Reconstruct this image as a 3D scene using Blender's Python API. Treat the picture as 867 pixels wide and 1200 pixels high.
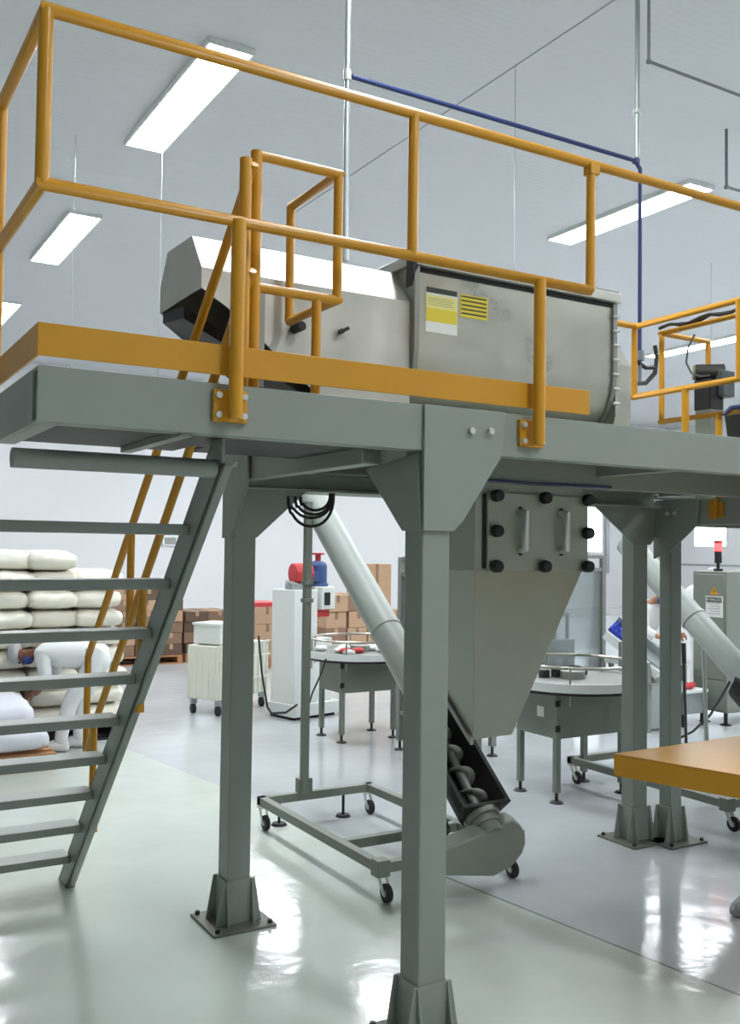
import bpy, bmesh, math, random
from mathutils import Vector, Matrix
random.seed(7)
for o in list(bpy.data.objects): bpy.data.objects.remove(o)
S = bpy.context.scene
COL = S.collection

# ---------------------------------------------------------------- camera
CAMH = 1.7
FPX = 1131.84
YAW, PIT, ROL = 0.53189015, 0.0379615, -0.01297386
def _axes():
    cy, sy = math.cos(YAW), math.sin(YAW); cp, sp = math.cos(PIT), math.sin(PIT); cr, sr = math.cos(ROL), math.sin(ROL)
    P = Matrix(((1, 0, 0), (0, cp, sp), (0, -sp, cp))); R = Matrix(((cr, -sr, 0), (sr, cr, 0), (0, 0, 1)))
    M = R @ P
    return M @ Vector((cy, 0, -sy)), M @ Vector((-sy, 0, -cy)), M @ Vector((0, 1, 0))
AX = _axes()
cam_d = bpy.data.cameras.new('camera'); cam = bpy.data.objects.new('camera', cam_d); COL.objects.link(cam)
cam_d.sensor_fit = 'VERTICAL'; cam_d.sensor_height = 36; cam_d.sensor_width = 36 * 867 / 1200
cam_d.lens = FPX / 1200 * 36; cam_d.clip_end = 200
R3 = Matrix((AX[0], AX[1], AX[2]))
cam.matrix_world = Matrix.Translation((0, 0, CAMH)) @ R3.to_4x4()
S.camera = cam
def at(px, py, d):
    """world point seen at photo position (px, py) at forward distance d"""
    v = R3 @ Vector(((px - 433.5) / FPX, (600 - py) / FPX, -1))
    k = d / math.hypot(1, 0)
    return Vector((0, 0, CAMH)) + v * k

# ---------------------------------------------------------------- world, light, exposure
W = bpy.data.worlds.new('world'); S.world = W; W.use_nodes = True
W.node_tree.nodes['Background'].inputs[0].default_value = (0.95, 1, 0.97, 1)
W.node_tree.nodes['Background'].inputs[1].default_value = 0.3
S.view_settings.view_transform = 'Standard'; S.view_settings.look = 'None'
S.view_settings.exposure = 1.42; S.view_settings.gamma = 1; S.view_settings.use_curve_mapping = False
LAMP = 22.0          # strength of every ceiling lamp diffuser
CEIL = 5.7

# ---------------------------------------------------------------- materials
def lin(c):
    return tuple(((x / 255) / 12.92 if x / 255 < 0.04045 else ((x / 255 + 0.055) / 1.055) ** 2.4) for x in c) + (1,)
def mat(name, rgb, rough=0.5, metal=0.0, noise=0.0, scale=8, bump=0.0, spec=0.5, rvar=0.0, stretch=(1, 1, 1)):
    m = bpy.data.materials.new(name); m.use_nodes = True
    nt = m.node_tree; b = nt.nodes['Principled BSDF']
    b.inputs['Base Color'].default_value = lin(rgb); b.inputs['Roughness'].default_value = rough
    b.inputs['Metallic'].default_value = metal; b.inputs['Specular IOR Level'].default_value = spec
    if noise or bump or rvar:
        tc = nt.nodes.new('ShaderNodeTexCoord'); mp = nt.nodes.new('ShaderNodeMapping'); mp.inputs['Scale'].default_value = stretch
        n = nt.nodes.new('ShaderNodeTexNoise'); n.inputs['Scale'].default_value = scale; n.inputs['Detail'].default_value = 4
        nt.links.new(tc.outputs['Object'], mp.inputs[0]); nt.links.new(mp.outputs[0], n.inputs['Vector'])
        if noise:
            mx = nt.nodes.new('ShaderNodeMix'); mx.data_type = 'RGBA'
            c = lin(rgb); mx.inputs[6].default_value = tuple(x * (1 - noise) for x in c[:3]) + (1,)
            mx.inputs[7].default_value = tuple(min(1, x * (1 + noise)) for x in c[:3]) + (1,)
            nt.links.new(n.outputs[0], mx.inputs[0]); nt.links.new(mx.outputs[2], b.inputs['Base Color'])
        if rvar:
            mr = nt.nodes.new('ShaderNodeMapRange'); mr.inputs[3].default_value = max(0.02, rough - rvar); mr.inputs[4].default_value = rough + rvar
            mr.inputs[1].default_value = 0.3; mr.inputs[2].default_value = 0.7
            nt.links.new(n.outputs[0], mr.inputs[0]); nt.links.new(mr.outputs[0], b.inputs['Roughness'])
        if bump:
            bp = nt.nodes.new('ShaderNodeBump'); bp.inputs['Strength'].default_value = bump; bp.inputs['Distance'].default_value = 0.02
            nt.links.new(n.outputs[0], bp.inputs['Height']); nt.links.new(bp.outputs[0], b.inputs['Normal'])
    return m
def emat(name, rgb, k):
    m = bpy.data.materials.new(name); m.use_nodes = True
    b = m.node_tree.nodes['Principled BSDF']; b.inputs['Base Color'].default_value = lin(rgb)
    b.inputs['Emission Color'].default_value = lin(rgb); b.inputs['Emission Strength'].default_value = k
    return m
def glass_mat(name, tint=(225, 232, 232), cloud=0.25):
    m = bpy.data.materials.new(name); m.use_nodes = True; nt = m.node_tree; nt.nodes.clear()
    out = nt.nodes.new('ShaderNodeOutputMaterial'); tr = nt.nodes.new('ShaderNodeBsdfTransparent'); tr.inputs[0].default_value = lin(tint)
    gl = nt.nodes.new('ShaderNodeBsdfGlossy'); gl.inputs['Roughness'].default_value = 0.08
    df = nt.nodes.new('ShaderNodeBsdfDiffuse'); df.inputs[0].default_value = lin((205, 212, 212))
    fr = nt.nodes.new('ShaderNodeFresnel'); fr.inputs[0].default_value = 1.45
    m1 = nt.nodes.new('ShaderNodeMixShader'); m2 = nt.nodes.new('ShaderNodeMixShader'); m1.inputs[0].default_value = cloud
    nt.links.new(tr.outputs[0], m1.inputs[1]); nt.links.new(df.outputs[0], m1.inputs[2])
    nt.links.new(fr.outputs[0], m2.inputs[0]); nt.links.new(m1.outputs[0], m2.inputs[1]); nt.links.new(gl.outputs[0], m2.inputs[2])
    nt.links.new(m2.outputs[0], out.inputs[0]); return m
M = {}
M['steel'] = mat('grey_green_paint', (140, 148, 139), 0.42, noise=0.05, scale=5)
M['tread'] = mat('grey_tread_paint', (140, 146, 140), 0.42, noise=0.06, scale=9)
M['yellow'] = mat('yellow_paint', (202, 144, 30), 0.36, noise=0.06, scale=6)
M['inox'] = mat('brushed_stainless', (186, 184, 172), 0.34, metal=0.9, noise=0.10, scale=5, rvar=0.12)
M['inoxm'] = mat('mottled_stainless', (200, 200, 192), 0.38, metal=0.6, noise=0.17, scale=7, rvar=0.07)
M['inoxd'] = mat('dull_stainless', (150, 152, 146), 0.42, metal=0.6, noise=0.08, scale=6)
M['hopper'] = mat('hopper_stainless', (160, 165, 152), 0.42, metal=0.12, noise=0.10, scale=4, rvar=0.1, stretch=(1, 1, .4))
M['machine'] = mat('machine_grey_paint', (128, 134, 124), 0.45, noise=0.05)
M['tube'] = mat('light_grey_tube_paint', (186, 194, 188), 0.4, noise=0.04)
M['cream'] = mat('cream_plastic', (226, 226, 212), 0.5, noise=0.03)
M['white'] = mat('white_paint', (226, 230, 226), 0.45, noise=0.02)
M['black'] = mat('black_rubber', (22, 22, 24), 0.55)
M['dark'] = mat('dark_metal', (52, 52, 50), 0.45, metal=0.4)
M['galv'] = mat('galvanised_steel', (165, 172, 172), 0.4, metal=0.6, noise=0.1, scale=20)
M['bluepipe'] = mat('blue_pipe_paint', (36, 50, 98), 0.45)
M['darkpipe'] = mat('dark_pipe_paint', (112, 118, 122), 0.5)
M['red'] = mat('red_paint', (196, 58, 62), 0.45)
M['blue'] = mat('blue_motor_paint', (56, 86, 136), 0.45)
M['belt'] = mat('blue_belt', (40, 62, 170), 0.5)
M['kraft'] = mat('kraft_cardboard', (184, 152, 122), 0.8, noise=0.08)
M['kraft2'] = mat('brown_cardboard', (140, 112, 91), 0.85, noise=0.12)
M['kraft3'] = mat('dark_brown_cardboard', (104, 84, 70), 0.85, noise=0.12)
M['wood'] = mat('pallet_wood', (170, 122, 84), 0.8, noise=0.2, scale=12, stretch=(1, 8, 8))
M['sack'] = mat('glossy_white_sack', (236, 232, 216), 0.22, noise=0.04, scale=6, bump=0.35)
M['sack2'] = mat('pale_paper_sack', (222, 224, 234), 0.6, noise=0.03, bump=0.3)
M['coat'] = mat('white_cotton', (232, 234, 234), 0.85, noise=0.02, scale=30)
M['skin'] = mat('brown_skin', (120, 76, 58), 0.55)
M['skin2'] = mat('tan_skin', (178, 124, 100), 0.55)
M['net'] = mat('grey_hairnet', (176, 178, 180), 0.8, noise=0.1, scale=60)
M['mask'] = mat('blue_mask', (46, 68, 128), 0.7)
M['navy'] = mat('navy_trousers', (34, 40, 60), 0.8)
M['cover'] = mat('grey_shoe_cover', (150, 158, 162), 0.5, bump=0.5, scale=25)
M['labely'] = mat('yellow_label', (226, 208, 60), 0.5)
M['labely2'] = mat('pale_yellow_label', (236, 230, 140), 0.5)
M['labelw'] = mat('white_label', (228, 230, 226), 0.5)
M['ink'] = mat('printed_ink', (58, 62, 52), 0.6)
M['inkg'] = mat('printed_grey', (150, 154, 148), 0.6)
M['orange'] = mat('warning_orange', (216, 150, 50), 0.5)
M['bolt'] = mat('zinc_bolt', (205, 208, 202), 0.35, metal=0.5)
M['acrylic'] = glass_mat('clear_acrylic')
M['lampw'] = emat('lamp_diffuser', (247, 251, 255), LAMP)
M['redlamp'] = emat('red_beacon', (255, 60, 60), 2.0)
M['daylight'] = emat('window_daylight', (245, 250, 255), 2.2)
M['chequer'] = mat('chequer_plate_painted_shade', (44, 48, 47), 0.55, metal=0.2, bump=0.2, scale=60)  # shade under the landing is painted into this darkened colour
M['plate'] = mat('dark_base_plate', (120, 122, 112), 0.5, metal=0.2, noise=0.2, scale=20)

# ---------------------------------------------------------------- mesh helpers
class MB:
    """collects shapes (world coordinates) and links them as ONE mesh object"""
    def __init__(s): s.bm = bmesh.new()
    def _xf(s, vs, loc, rot=None):
        for v in vs:
            if rot is not None: v.co = rot @ v.co
            v.co += Vector(loc)
    def box(s, lo, hi, rot=None, piv=None):
        lo, hi = Vector(lo), Vector(hi); c = (lo + hi) / 2; d = hi - lo
        r = bmesh.ops.create_cube(s.bm, size=1)
        for v in r['verts']:
            v.co = Vector((v.co.x * d.x, v.co.y * d.y, v.co.z * d.z)) + c
            if rot is not None: v.co = rot @ (v.co - Vector(piv or c)) + Vector(piv or c)
        return s
    def cyl(s, a, b, r, r2=None, n=20, caps=True):
        a, b = Vector(a), Vector(b); d = b - a
        q = d.to_track_quat('Z', 'Y').to_matrix()
        k = bmesh.ops.create_cone(s.bm, cap_ends=caps, cap_tris=False, segments=n, radius1=r, radius2=r if r2 is None else r2, depth=d.length)
        s._xf(k['verts'], (a + b) / 2, q); return s
    def ball(s, c, r, sc=(1, 1, 1), n=14):
        k = bmesh.ops.create_uvsphere(s.bm, u_segments=n, v_segments=max(6, n // 2 + 1), radius=r)
        for v in k['verts']: v.co = Vector((v.co.x * sc[0], v.co.y * sc[1], v.co.z * sc[2])) + Vector(c)
        return s
    def pipe(s, pts, r, n=14, joints=True, closed=False):
        """polyline tube; mitred rings"""
        P = [Vector(p) for p in pts]; N = len(P); rings = []
        up = Vector((0.31, 0.17, 0.93)).normalized()
        prev = None
        for i in range(N):
            if closed:
                t0 = (P[i] - P[i - 1]).normalized(); t1 = (P[(i + 1) % N] - P[i]).normalized()
            else:
                t0 = (P[i] - P[i - 1]).normalized() if i else (P[1] - P[0]).normalized()
                t1 = (P[i + 1] - P[i]).normalized() if i < N - 1 else t0
            t = (t0 + t1)
            t = t1 if t.length < 1e-4 else t.normalized()
            if prev is None:
                x = t0.cross(up)
                if x.length < 0.1: x = t0.cross(Vector((1, 0, 0)))
                x.normalize()
            else:
                x = prev - t0 * prev.dot(t0)
                x.normalize()
            prev = x
            y = t0.cross(x).normalized()
            ring = []
            c = max(0.35, t.dot(t0))
            for k in range(n):
                a = 2 * math.pi * k / n
                off = x * math.cos(a) * r + y * math.sin(a) * r
                # slide along t0 onto the mitre plane
                sl = -off.dot(t) / c if not (i in (0, N - 1) and not closed) else 0
                ring.append(s.bm.verts.new(P[i] + off + t0 * sl))
            rings.append(ring)
        m = N if closed else N - 1
        for i in range(m):
            A, B = rings[i], rings[(i + 1) % N]
            for k in range(n): s.bm.faces.new((A[k], A[(k + 1) % n], B[(k + 1) % n], B[k]))
        if not closed:
            s.bm.faces.new(list(reversed(rings[0]))); s.bm.faces.new(rings[-1])
        return s
    def prism(s, poly, vec):
        """polygon (3D points) extruded by vec"""
        a = [s.bm.verts.new(Vector(p)) for p in poly]; b = [s.bm.verts.new(Vector(p) + Vector(vec)) for p in poly]
        n = len(a)
        s.bm.faces.new(a); s.bm.faces.new(list(reversed(b)))
        for i in range(n): s.bm.faces.new((a[i], b[i], b[(i + 1) % n], a[(i + 1) % n]))
        return s
    def loft(s, A, B, caps=True):
        a = [s.bm.verts.new(Vector(p)) for p in A]; b = [s.bm.verts.new(Vector(p)) for p in B]; n = len(a)
        for i in range(n): s.bm.faces.new((a[i], b[i], b[(i + 1) % n], a[(i + 1) % n]))
        if caps: s.bm.faces.new(list(reversed(a))); s.bm.faces.new(b)
        return s
    def lathe(s, c, prof, n=40):
        """prof: list of (r, z) closed loop around vertical axis"""
        c = Vector(c); R = []
        for k in range(n):
            a = 2 * math.pi * k / n
            R.append([s.bm.verts.new(c + Vector((r * math.cos(a), r * math.sin(a), z))) for r, z in prof])
        m = len(prof)
        for k in range(n):
            for j in range(m): s.bm.faces.new((R[k][j], R[(k + 1) % n][j], R[(k + 1) % n][(j + 1) % m], R[k][(j + 1) % m]))
        return s
    def build(s, name, m, parent=None, bevel=0.0, smooth=True, loc=None, seg=2):
        bm = s.bm; bmesh.ops.recalc_face_normals(bm, faces=bm.faces[:])
        org = Vector(loc) if loc is not None else Vector((0, 0, 0))
        if parent is not None:
            p = parent
            while p is not None: org += p.location; p = p.parent
        if org.length: bmesh.ops.translate(bm, verts=bm.verts[:], vec=-org)
        me = bpy.data.meshes.new(name); bm.to_mesh(me); bm.free(); me.materials.append(m if not isinstance(m, str) else M[m])
        o = bpy.data.objects.new(name, me); COL.objects.link(o)
        if parent is not None: o.parent = parent
        elif loc is not None: o.location = loc
        if smooth:
            for f in me.polygons: f.use_smooth = True
            ang = math.radians(38)
            bm2 = bmesh.new(); bm2.from_mesh(me)
            for e in bm2.edges:
                if len(e.link_faces) == 2 and e.calc_face_angle(0) > ang: e.smooth = False
            bm2.to_mesh(me); bm2.free()
        if bevel:
            b = o.modifiers.new('bevel', 'BEVEL'); b.width = bevel; b.segments = seg; b.limit_method = 'ANGLE'; b.angle_limit = math.radians(40)
            b.harden_normals = False
        return o
def tag(o, label=None, cat=None, group=None, kind=None):
    if label: o['label'] = label
    if cat: o['category'] = cat
    if group: o['group'] = group
    if kind: o['kind'] = kind
    return o
def thing(name, label, cat, loc=(0, 0, 0), group=None):
    o = bpy.data.objects.new(name, None); COL.objects.link(o); o.location = loc; o.empty_display_size = 0.1
    return tag(o, label, cat, group)
def kids(o): return [c for c in bpy.data.objects if c.parent == o]
def dup(o, loc=None, parent=None, label=None, rz=None):
    c = o.copy(); COL.objects.link(c)
    if parent is not None: c.parent = parent
    if loc is not None: c.location = loc
    if label: c['label'] = label
    if rz is not None: c.rotation_euler = (0, 0, rz)
    for k in kids(o): dup(k, parent=c)
    return c
def textmesh(txt, size, name, m, parent, origin, xdir, updir, align='CENTER'):
    cu = bpy.data.curves.new(name, 'FONT'); cu.body = txt; cu.size = size; cu.align_x = align; cu.align_y = 'CENTER'; cu.extrude = 0.0004
    tmp = bpy.data.objects.new('tmp_text', cu); COL.objects.link(tmp)
    dg = bpy.context.evaluated_depsgraph_get(); me = bpy.data.meshes.new_from_object(tmp.evaluated_get(dg))
    bpy.data.objects.remove(tmp)
    x = Vector(xdir).normalized(); u = Vector(updir).normalized(); z = x.cross(u)
    R = Matrix((x, u, z)).transposed().to_4x4(); org = Vector((0, 0, 0)); p = parent
    while p is not None: org += p.location; p = p.parent
    me.transform(Matrix.Translation(Vector(origin) - org) @ R)
    me.materials.clear(); me.materials.append(M[m])
    o = bpy.data.objects.new(name, me); COL.objects.link(o); o.parent = parent
    return o
ORD = ['first', 'second', 'third', 'fourth', 'fifth', 'sixth', 'seventh', 'eighth', 'ninth', 'tenth', 'eleventh', 'twelfth']

# ================================================================ SETTING
X0, X1, Y0, Y1 = -9.0, 24.0, -7.0, 22.0
def floor_material():
    m = bpy.data.materials.new('epoxy_floor'); m.use_nodes = True; nt = m.node_tree; b = nt.nodes['Principled BSDF']
    tc = nt.nodes.new('ShaderNodeTexCoord'); sx = nt.nodes.new('ShaderNodeSeparateXYZ'); nt.links.new(tc.outputs['Object'], sx.inputs[0])
    def math_(op, a, b_=None, v=None):
        n = nt.nodes.new('ShaderNodeMath'); n.operation = op
        if hasattr(a, 'links'): nt.links.new(a, n.inputs[0])
        else: n.inputs[0].default_value = a
        if b_ is not None:
            if hasattr(b_, 'links'): nt.links.new(b_, n.inputs[1])
            else: n.inputs[1].default_value = b_
        return n.outputs[0]
    # walkway border: x = 3.52 - 0.139 y
    d = math_('ADD', math_('ADD', sx.outputs[0], math_('MULTIPLY', sx.outputs[1], 0.139)), -3.52)
    side = math_('GREATER_THAN', d, 0.0)
    far = math_('GREATER_THAN', sx.outputs[1], 8.35)
    side = math_('MAXIMUM', side, far)
    n = nt.nodes.new('ShaderNodeTexNoise'); n.inputs['Scale'].default_value = 0.9; n.inputs['Detail'].default_value = 5
    nt.links.new(tc.outputs['Object'], n.inputs['Vector'])
    mx = nt.nodes.new('ShaderNodeMix'); mx.data_type = 'RGBA'
    mx.inputs[6].default_value = lin((206, 214, 205)); mx.inputs[7].default_value = lin((196, 201, 203)); nt.links.new(side, mx.inputs[0])
    mv = nt.nodes.new('ShaderNodeMix'); mv.data_type = 'RGBA'; mv.blend_type = 'MULTIPLY'; mv.inputs[0].default_value = 1
    mr = nt.nodes.new('ShaderNodeMapRange'); mr.inputs[1].default_value = 0.3; mr.inputs[2].default_value = 0.7; mr.inputs[3].default_value = 0.9; mr.inputs[4].default_value = 1.05
    nt.links.new(n.outputs[0], mr.inputs[0])
    nt.links.new(mx.outputs[2], mv.inputs[6]); nt.links.new(mr.outputs[0], mv.inputs[7])
    # thin joint along the border
    j = math_('LESS_THAN', math_('ABSOLUTE', d), 0.008)
    j = math_('MULTIPLY', j, math_('LESS_THAN', sx.outputs[1], 4.3))
    mj = nt.nodes.new('ShaderNodeMix'); mj.data_type = 'RGBA'; mj.inputs[7].default_value = lin((120, 122, 112)); nt.links.new(mv.outputs[2], mj.inputs[6])
    nt.links.new(math_('MULTIPLY', j, 0.8), mj.inputs[0]); nt.links.new(mj.outputs[2], b.inputs['Base Color'])
    n2 = nt.nodes.new('ShaderNodeTexNoise'); n2.inputs['Scale'].default_value = 5.0; n2.inputs['Detail'].default_value = 3; nt.links.new(tc.outputs['Object'], n2.inputs['Vector'])
    bp = nt.nodes.new('ShaderNodeBump'); bp.inputs['Strength'].default_value = 0.10; bp.inputs['Distance'].default_value = 0.03
    nt.links.new(n2.outputs[0], bp.inputs['Height']); nt.links.new(bp.outputs[0], b.inputs['Normal'])
    b.inputs['Roughness'].default_value = 0.13; b.inputs['Specular IOR Level'].default_value = 0.55
    return m
def ceiling_material():
    m = mat('ceiling_panel', (210, 212, 213), 0.6); nt = m.node_tree; b = nt.nodes['Principled BSDF']
    tc = nt.nodes.new('ShaderNodeTexCoord'); w = nt.nodes.new('ShaderNodeTexWave'); w.bands_direction = 'Y'; w.inputs['Scale'].default_value = 4.5
    nt.links.new(tc.outputs['Object'], w.inputs['Vector'])
    bp = nt.nodes.new('ShaderNodeBump'); bp.inputs['Strength'].default_value = 0.12; bp.inputs['Distance'].default_value = 0.02
    nt.links.new(w.outputs[0], bp.inputs['Height']); nt.links.new(bp.outputs[0], b.inputs['Normal'])
    return m
M['floor'] = floor_material(); M['ceil'] = ceiling_material()
M['wall'] = mat('white_wall_panel', (226, 227, 227), 0.55)
def struct(name, mb, m, **k):
    o = mb.build(name, m, smooth=False, **k); o['kind'] = 'structure'; return o
struct('floor', MB().box((X0, Y0, -0.1), (X1, Y1, 0)), 'floor')
struct('ceiling', MB().box((X0, Y0, CEIL), (X1, Y1, CEIL + 0.1)), 'ceil')
struct('wall_back', MB().box((X0, Y1, 0), (X1, Y1 + 0.1, CEIL)), 'wall')
struct('wall_right', MB().box((X1, Y0, 0), (X1 + 0.1, Y1, CEIL)), 'wall')
struct('wall_left', MB().box((X0 - 0.1, Y0, 0), (X0, Y1, CEIL)), 'wall')
struct('wall_front', MB().box((X0, Y0 - 0.1, 0), (X1, Y0, CEIL)), 'wall')
struct('trim_1', MB().box((4.958, 2, CEIL - 0.006), (4.968, 10.5, CEIL)), 'galv')
struct('baseboard_back', MB().box((X0, Y1 - 0.03, 0), (X1, Y1, 0.12)), 'wall')
for i, (px, py) in enumerate(((690, 612), (838, 629))):
    pass
def window(i, c, w, h):
    f = MB().box((c[0] - w / 2 - .06, Y1 - .03, c[2] - h / 2 - .06), (c[0] + w / 2 + .06, Y1, c[2] + h / 2 + .06)).build('window_%d' % i, M['white'], smooth=False)
    f['kind'] = 'structure'
    MB().box((c[0] - w / 2, Y1 - .04, c[2] - h / 2), (c[0] + w / 2, Y1 - .03, c[2] + h / 2)).build('window_pane', M['daylight'], f, smooth=False)
window(1, (20.6, Y1, 2.5), 1.2, 1.6)
f = MB().box((X1 - .03, 19.55, 1.86), (X1, 20.85, 2.58)).build('window_2', M['white'], smooth=False); f['kind'] = 'structure'
MB().box((X1 - .04, 19.61, 1.92), (X1 - .03, 20.79, 2.52)).build('window_pane', M['daylight'], f, smooth=False)
struct('trim_2', MB().box((X1 - .03, Y0, 1.30), (X1, Y1, 1.36)), 'galv')
cw = MB().box((21.35, Y1 - .09, 1.05), (21.47, Y1, 3.6)).build('wall_duct', M['galv'], loc=(21.4, Y1, 1.05)); tag(cw, 'vertical grey cable duct on the far wall right of the hopper', 'duct')

# ---------------------------------------------------------------- ceiling lamps
lampn = 0
def lamp(x, y, L=2.25, w=0.36, label=''):
    t = thing('ceiling_light', label, 'ceiling light', (x, y, CEIL), 'ceiling strip lights')
    z = CEIL
    MB().box((x - w / 2 - .02, y - .02, z - .05), (x - w / 2, y + L + .02, z - .001)).box((x + w / 2, y - .02, z - .05), (x + w / 2 + .02, y + L + .02, z - .001)) \
        .box((x - w / 2, y - .02, z - .05), (x + w / 2, y, z - .001)).box((x - w / 2, y + L, z - .05), (x + w / 2, y + L + .02, z - .001)).build('lamp_frame', M['white'], t, smooth=False)
    MB().box((x - w / 2, y, z - .045), (x + w / 2, y + L, z - .035)).build('diffuser', M['lampw'], t, smooth=False)
    return t
LX = (2.83, 8.26, 14.75, 20.0); LY = (-1.95, 2.55, 7.08, 11.65, 16.6)
lab = {(2.83, 7.08): 'bright rectangular ceiling light behind the upper left guardrail, nearest of the left row',
       (2.83, 11.65): 'bright ceiling light left of the steel mixer, second of the left row',
       (2.83, 16.6): 'small distant ceiling light at the left edge, third of the left row',
       (8.26, 7.08): 'bright ceiling light crossed by the blue drop pipe above the mixer',
       (14.75, 11.65): 'bright ceiling light behind the black motor and right yellow railing',
       (8.26, 11.65): 'ceiling light hidden behind the steel mixer trough'}
for x in LX:
    for y in LY:
        if x > 19 and y > 16: continue
        lamp(x, y, label=lab.get((x, y), 'ceiling strip light outside the view, x %d y %d metres along the hall' % (x, y)))

# ================================================================ PLATFORM
YF = 2.8; ZT = 2.205; ZB = 2.045
pf = thing('steel_platform', 'grey green steel mezzanine platform on tall columns carrying the mixer', 'platform', (1.9, 3.4, 0))
# front beam: channel with web in front and flanges behind
MB().box((.56, YF, ZB), (4.6, YF + .012, ZT)).box((.56, YF + .012, ZB), (4.6, YF + .07, ZB + .010)).box((.56, YF + .012, ZT - .010), (4.6, YF + .07, ZT)).build('front_beam', M['steel'], pf, .002)
MB().box((.56, YF + .07, ZB), (.572, 3.5, ZT)).box((.572, YF + .07, ZB), (.63, 3.5, ZB + .01)).box((.572, YF + .07, ZT - .01), (.63, 3.5, ZT)).build('side_beam', M['steel'], pf, .002)
MB().box((1.70, 4.12, 1.965), (4.40, 4.132, ZT)).box((1.70, 4.06, 1.965), (4.40, 4.12, 1.975)).box((1.70, 4.06, 2.05), (4.4, 4.12, 2.06)).box((1.70, 4.132, 1.965), (4.40, 4.30, 1.975)).box((4.40, 4.16, 2.02), (6.2, 4.172, ZT)).box((4.40, 4.1, 2.03), (6.2, 4.16, 2.04)).build('rear_beam', M['steel'], pf, .002)
MB().box((4.36, 2.93, 2.03), (4.372, 4.05, 2.186)).build('side_beam', M['steel'], pf, .002)
MB().box((2.02, 3.352, 1.995), (4.355, 3.362, 2.186)).box((2.02, 3.362, 1.995), (4.355, 3.395, 2.005)).build('mixer_support_beam', M['steel'], pf, .001)
for xx in (1.70,):
    MB().box((xx, 2.95, 2.0), (xx + .01, 4.05, ZT)).box((xx + .01, 2.95, 2.0), (xx + .07, 4.05, 2.01)).build('cross_beam', M['steel'], pf, .002)
MB().box((.985, 2.82, 2.035), (1.025, 3.46, 2.045)).box((.985, 2.82, 2.045), (.995, 3.46, 2.056)).build('joist', M['steel'], pf, .002)
MB().box((3.2, 2.88, 2.05), (3.26, 4.05, 2.19)).build('joist', M['steel'], pf, .002)
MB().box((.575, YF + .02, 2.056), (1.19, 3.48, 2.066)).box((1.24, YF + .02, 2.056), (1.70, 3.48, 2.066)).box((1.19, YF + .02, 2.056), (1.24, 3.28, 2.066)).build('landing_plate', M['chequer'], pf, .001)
MB().box((.575, YF + .075, 2.186), (1.72, 3.03, 2.196)).box((1.72, YF + .075, 2.186), (4.38, 3.36, 2.196)).box((1.72, 3.98, 2.186), (4.38, 4.3, 2.196)).box((3.3, 3.36, 2.186), (4.38, 3.98, 2.196)).build('deck_plate', M['steel'], pf, .001)
def column(x0, y0, sx, sy, ztop, facing, gus, name='column', parent=pf, bolts=True):
    c = MB().box((x0, y0, .012), (x0 + sx, y0 + sy, ztop)).build(name, M['steel'], parent, .006)
    cx, cy = x0 + sx / 2, y0 + sy / 2; h = .205
    # four trapezoid stiffener plates at the base
    for dx, dy in ((1, 0), (-1, 0), (0, 1), (0, -1)):
        if dx:
            xa = cx + dx * sx / 2; wt, wb = sy / 2 + .012, sy / 2 + .045
            poly = [(xa, cy - wb, .012), (xa, cy + wb, .012), (xa, cy + wt, h), (xa, cy - wt, h)]; vec = (dx * .008, 0, 0)
        else:
            ya = cy + dy * sy / 2; wt, wb = sx / 2 + .02, sx / 2 + .053
            poly = [(cx - wb, ya, .012), (cx + wb, ya, .012), (cx + wt, ya, h), (cx - wt, ya, h)]; vec = (0, dy * .008, 0)
        MB().prism(poly, vec).build('base_stiffener', M['steel'], c, .001)
    MB().box((cx - .15, cy - .15, 0), (cx + .15, cy + .15, .012)).build('base_plate', M['plate'], c, .002)
    if bolts:
        for dx, dy in ((-1, -1), (1, -1), (-1, 1), (1, 1)):
            MB().cyl((cx + dx * .125, cy + dy * .125, .012), (cx + dx * .125, cy + dy * .125, .028), .011, n=6).build('anchor_bolt', M['dark'], c)
    for nm, poly, vec in gus: MB().prism(poly, vec).build(nm, M['steel'], c, .0015)
    return c
# front left column: gusset plate in the beam face, gusset running back under the cross beam
XC = 1.862
col1 = column(XC, YF + .002, .116, .116, ZB + .005, '', [
    ('gusset_plate', [(XC - .006, YF - .002, 1.765), (XC + .122, YF - .002, 1.765), (XC + .16, YF - .002, 1.80), (XC + .335, YF - .002, ZB), (XC + .345, YF - .002, ZT), (XC - .006, YF - .002, ZT)], (0, -.012, 0)),
    ('gusset_plate', [(XC - .002, YF + .09, 1.765), (XC - .002, YF + .118, 1.765), (XC - .002, YF + .38, 2.0), (XC - .002, YF + .02, 2.04), (XC - .002, YF + .0, 1.765)], (-.01, 0, 0))])
for bx, bz in ((XC + .19, 2.125), (XC + .275, 2.13)):
    MB().cyl((bx, YF - .014, bz), (bx, YF - .03, bz), .013, n=6).build('bolt', M['bolt'], col1)
XR, YR = 1.69, 4.09
col2 = column(XR, YR, .112, .112, 2.2, '', [
    ('gusset_plate', [(XR - .002, YR + .11, 1.74), (XR - .002, YR + .0, 1.74), (XR - .002, YR - .17, 1.97), (XR - .002, YR - .17, 2.2), (XR - .002, YR + .11, 2.2)], (-.01, 0, 0)),
    ('gusset_plate', [(XR, YR - .002, 1.745), (XR + .112, YR - .002, 1.745), (XR + .36, YR - .002, 1.965), (XR, YR - .002, 1.965)], (0, -.01, 0))])
for by in (YR - .02, YR - .07):
    MB().cyl((XR - .012, by, 2.07), (XR - .026, by, 2.07), .012, n=6).build('bolt', M['bolt'], col2)
XA, YA = 4.245, 4.13
column(XA, YA, .112, .10, 1.966, '', [
    ('gusset_plate', [(XA - .012, YA - .002, 1.745), (XA + .124, YA - .002, 1.745), (XA + .31, YA - .002, 1.965), (XA - .33, YA - .002, 1.965)], (0, -.01, 0))])
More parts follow.
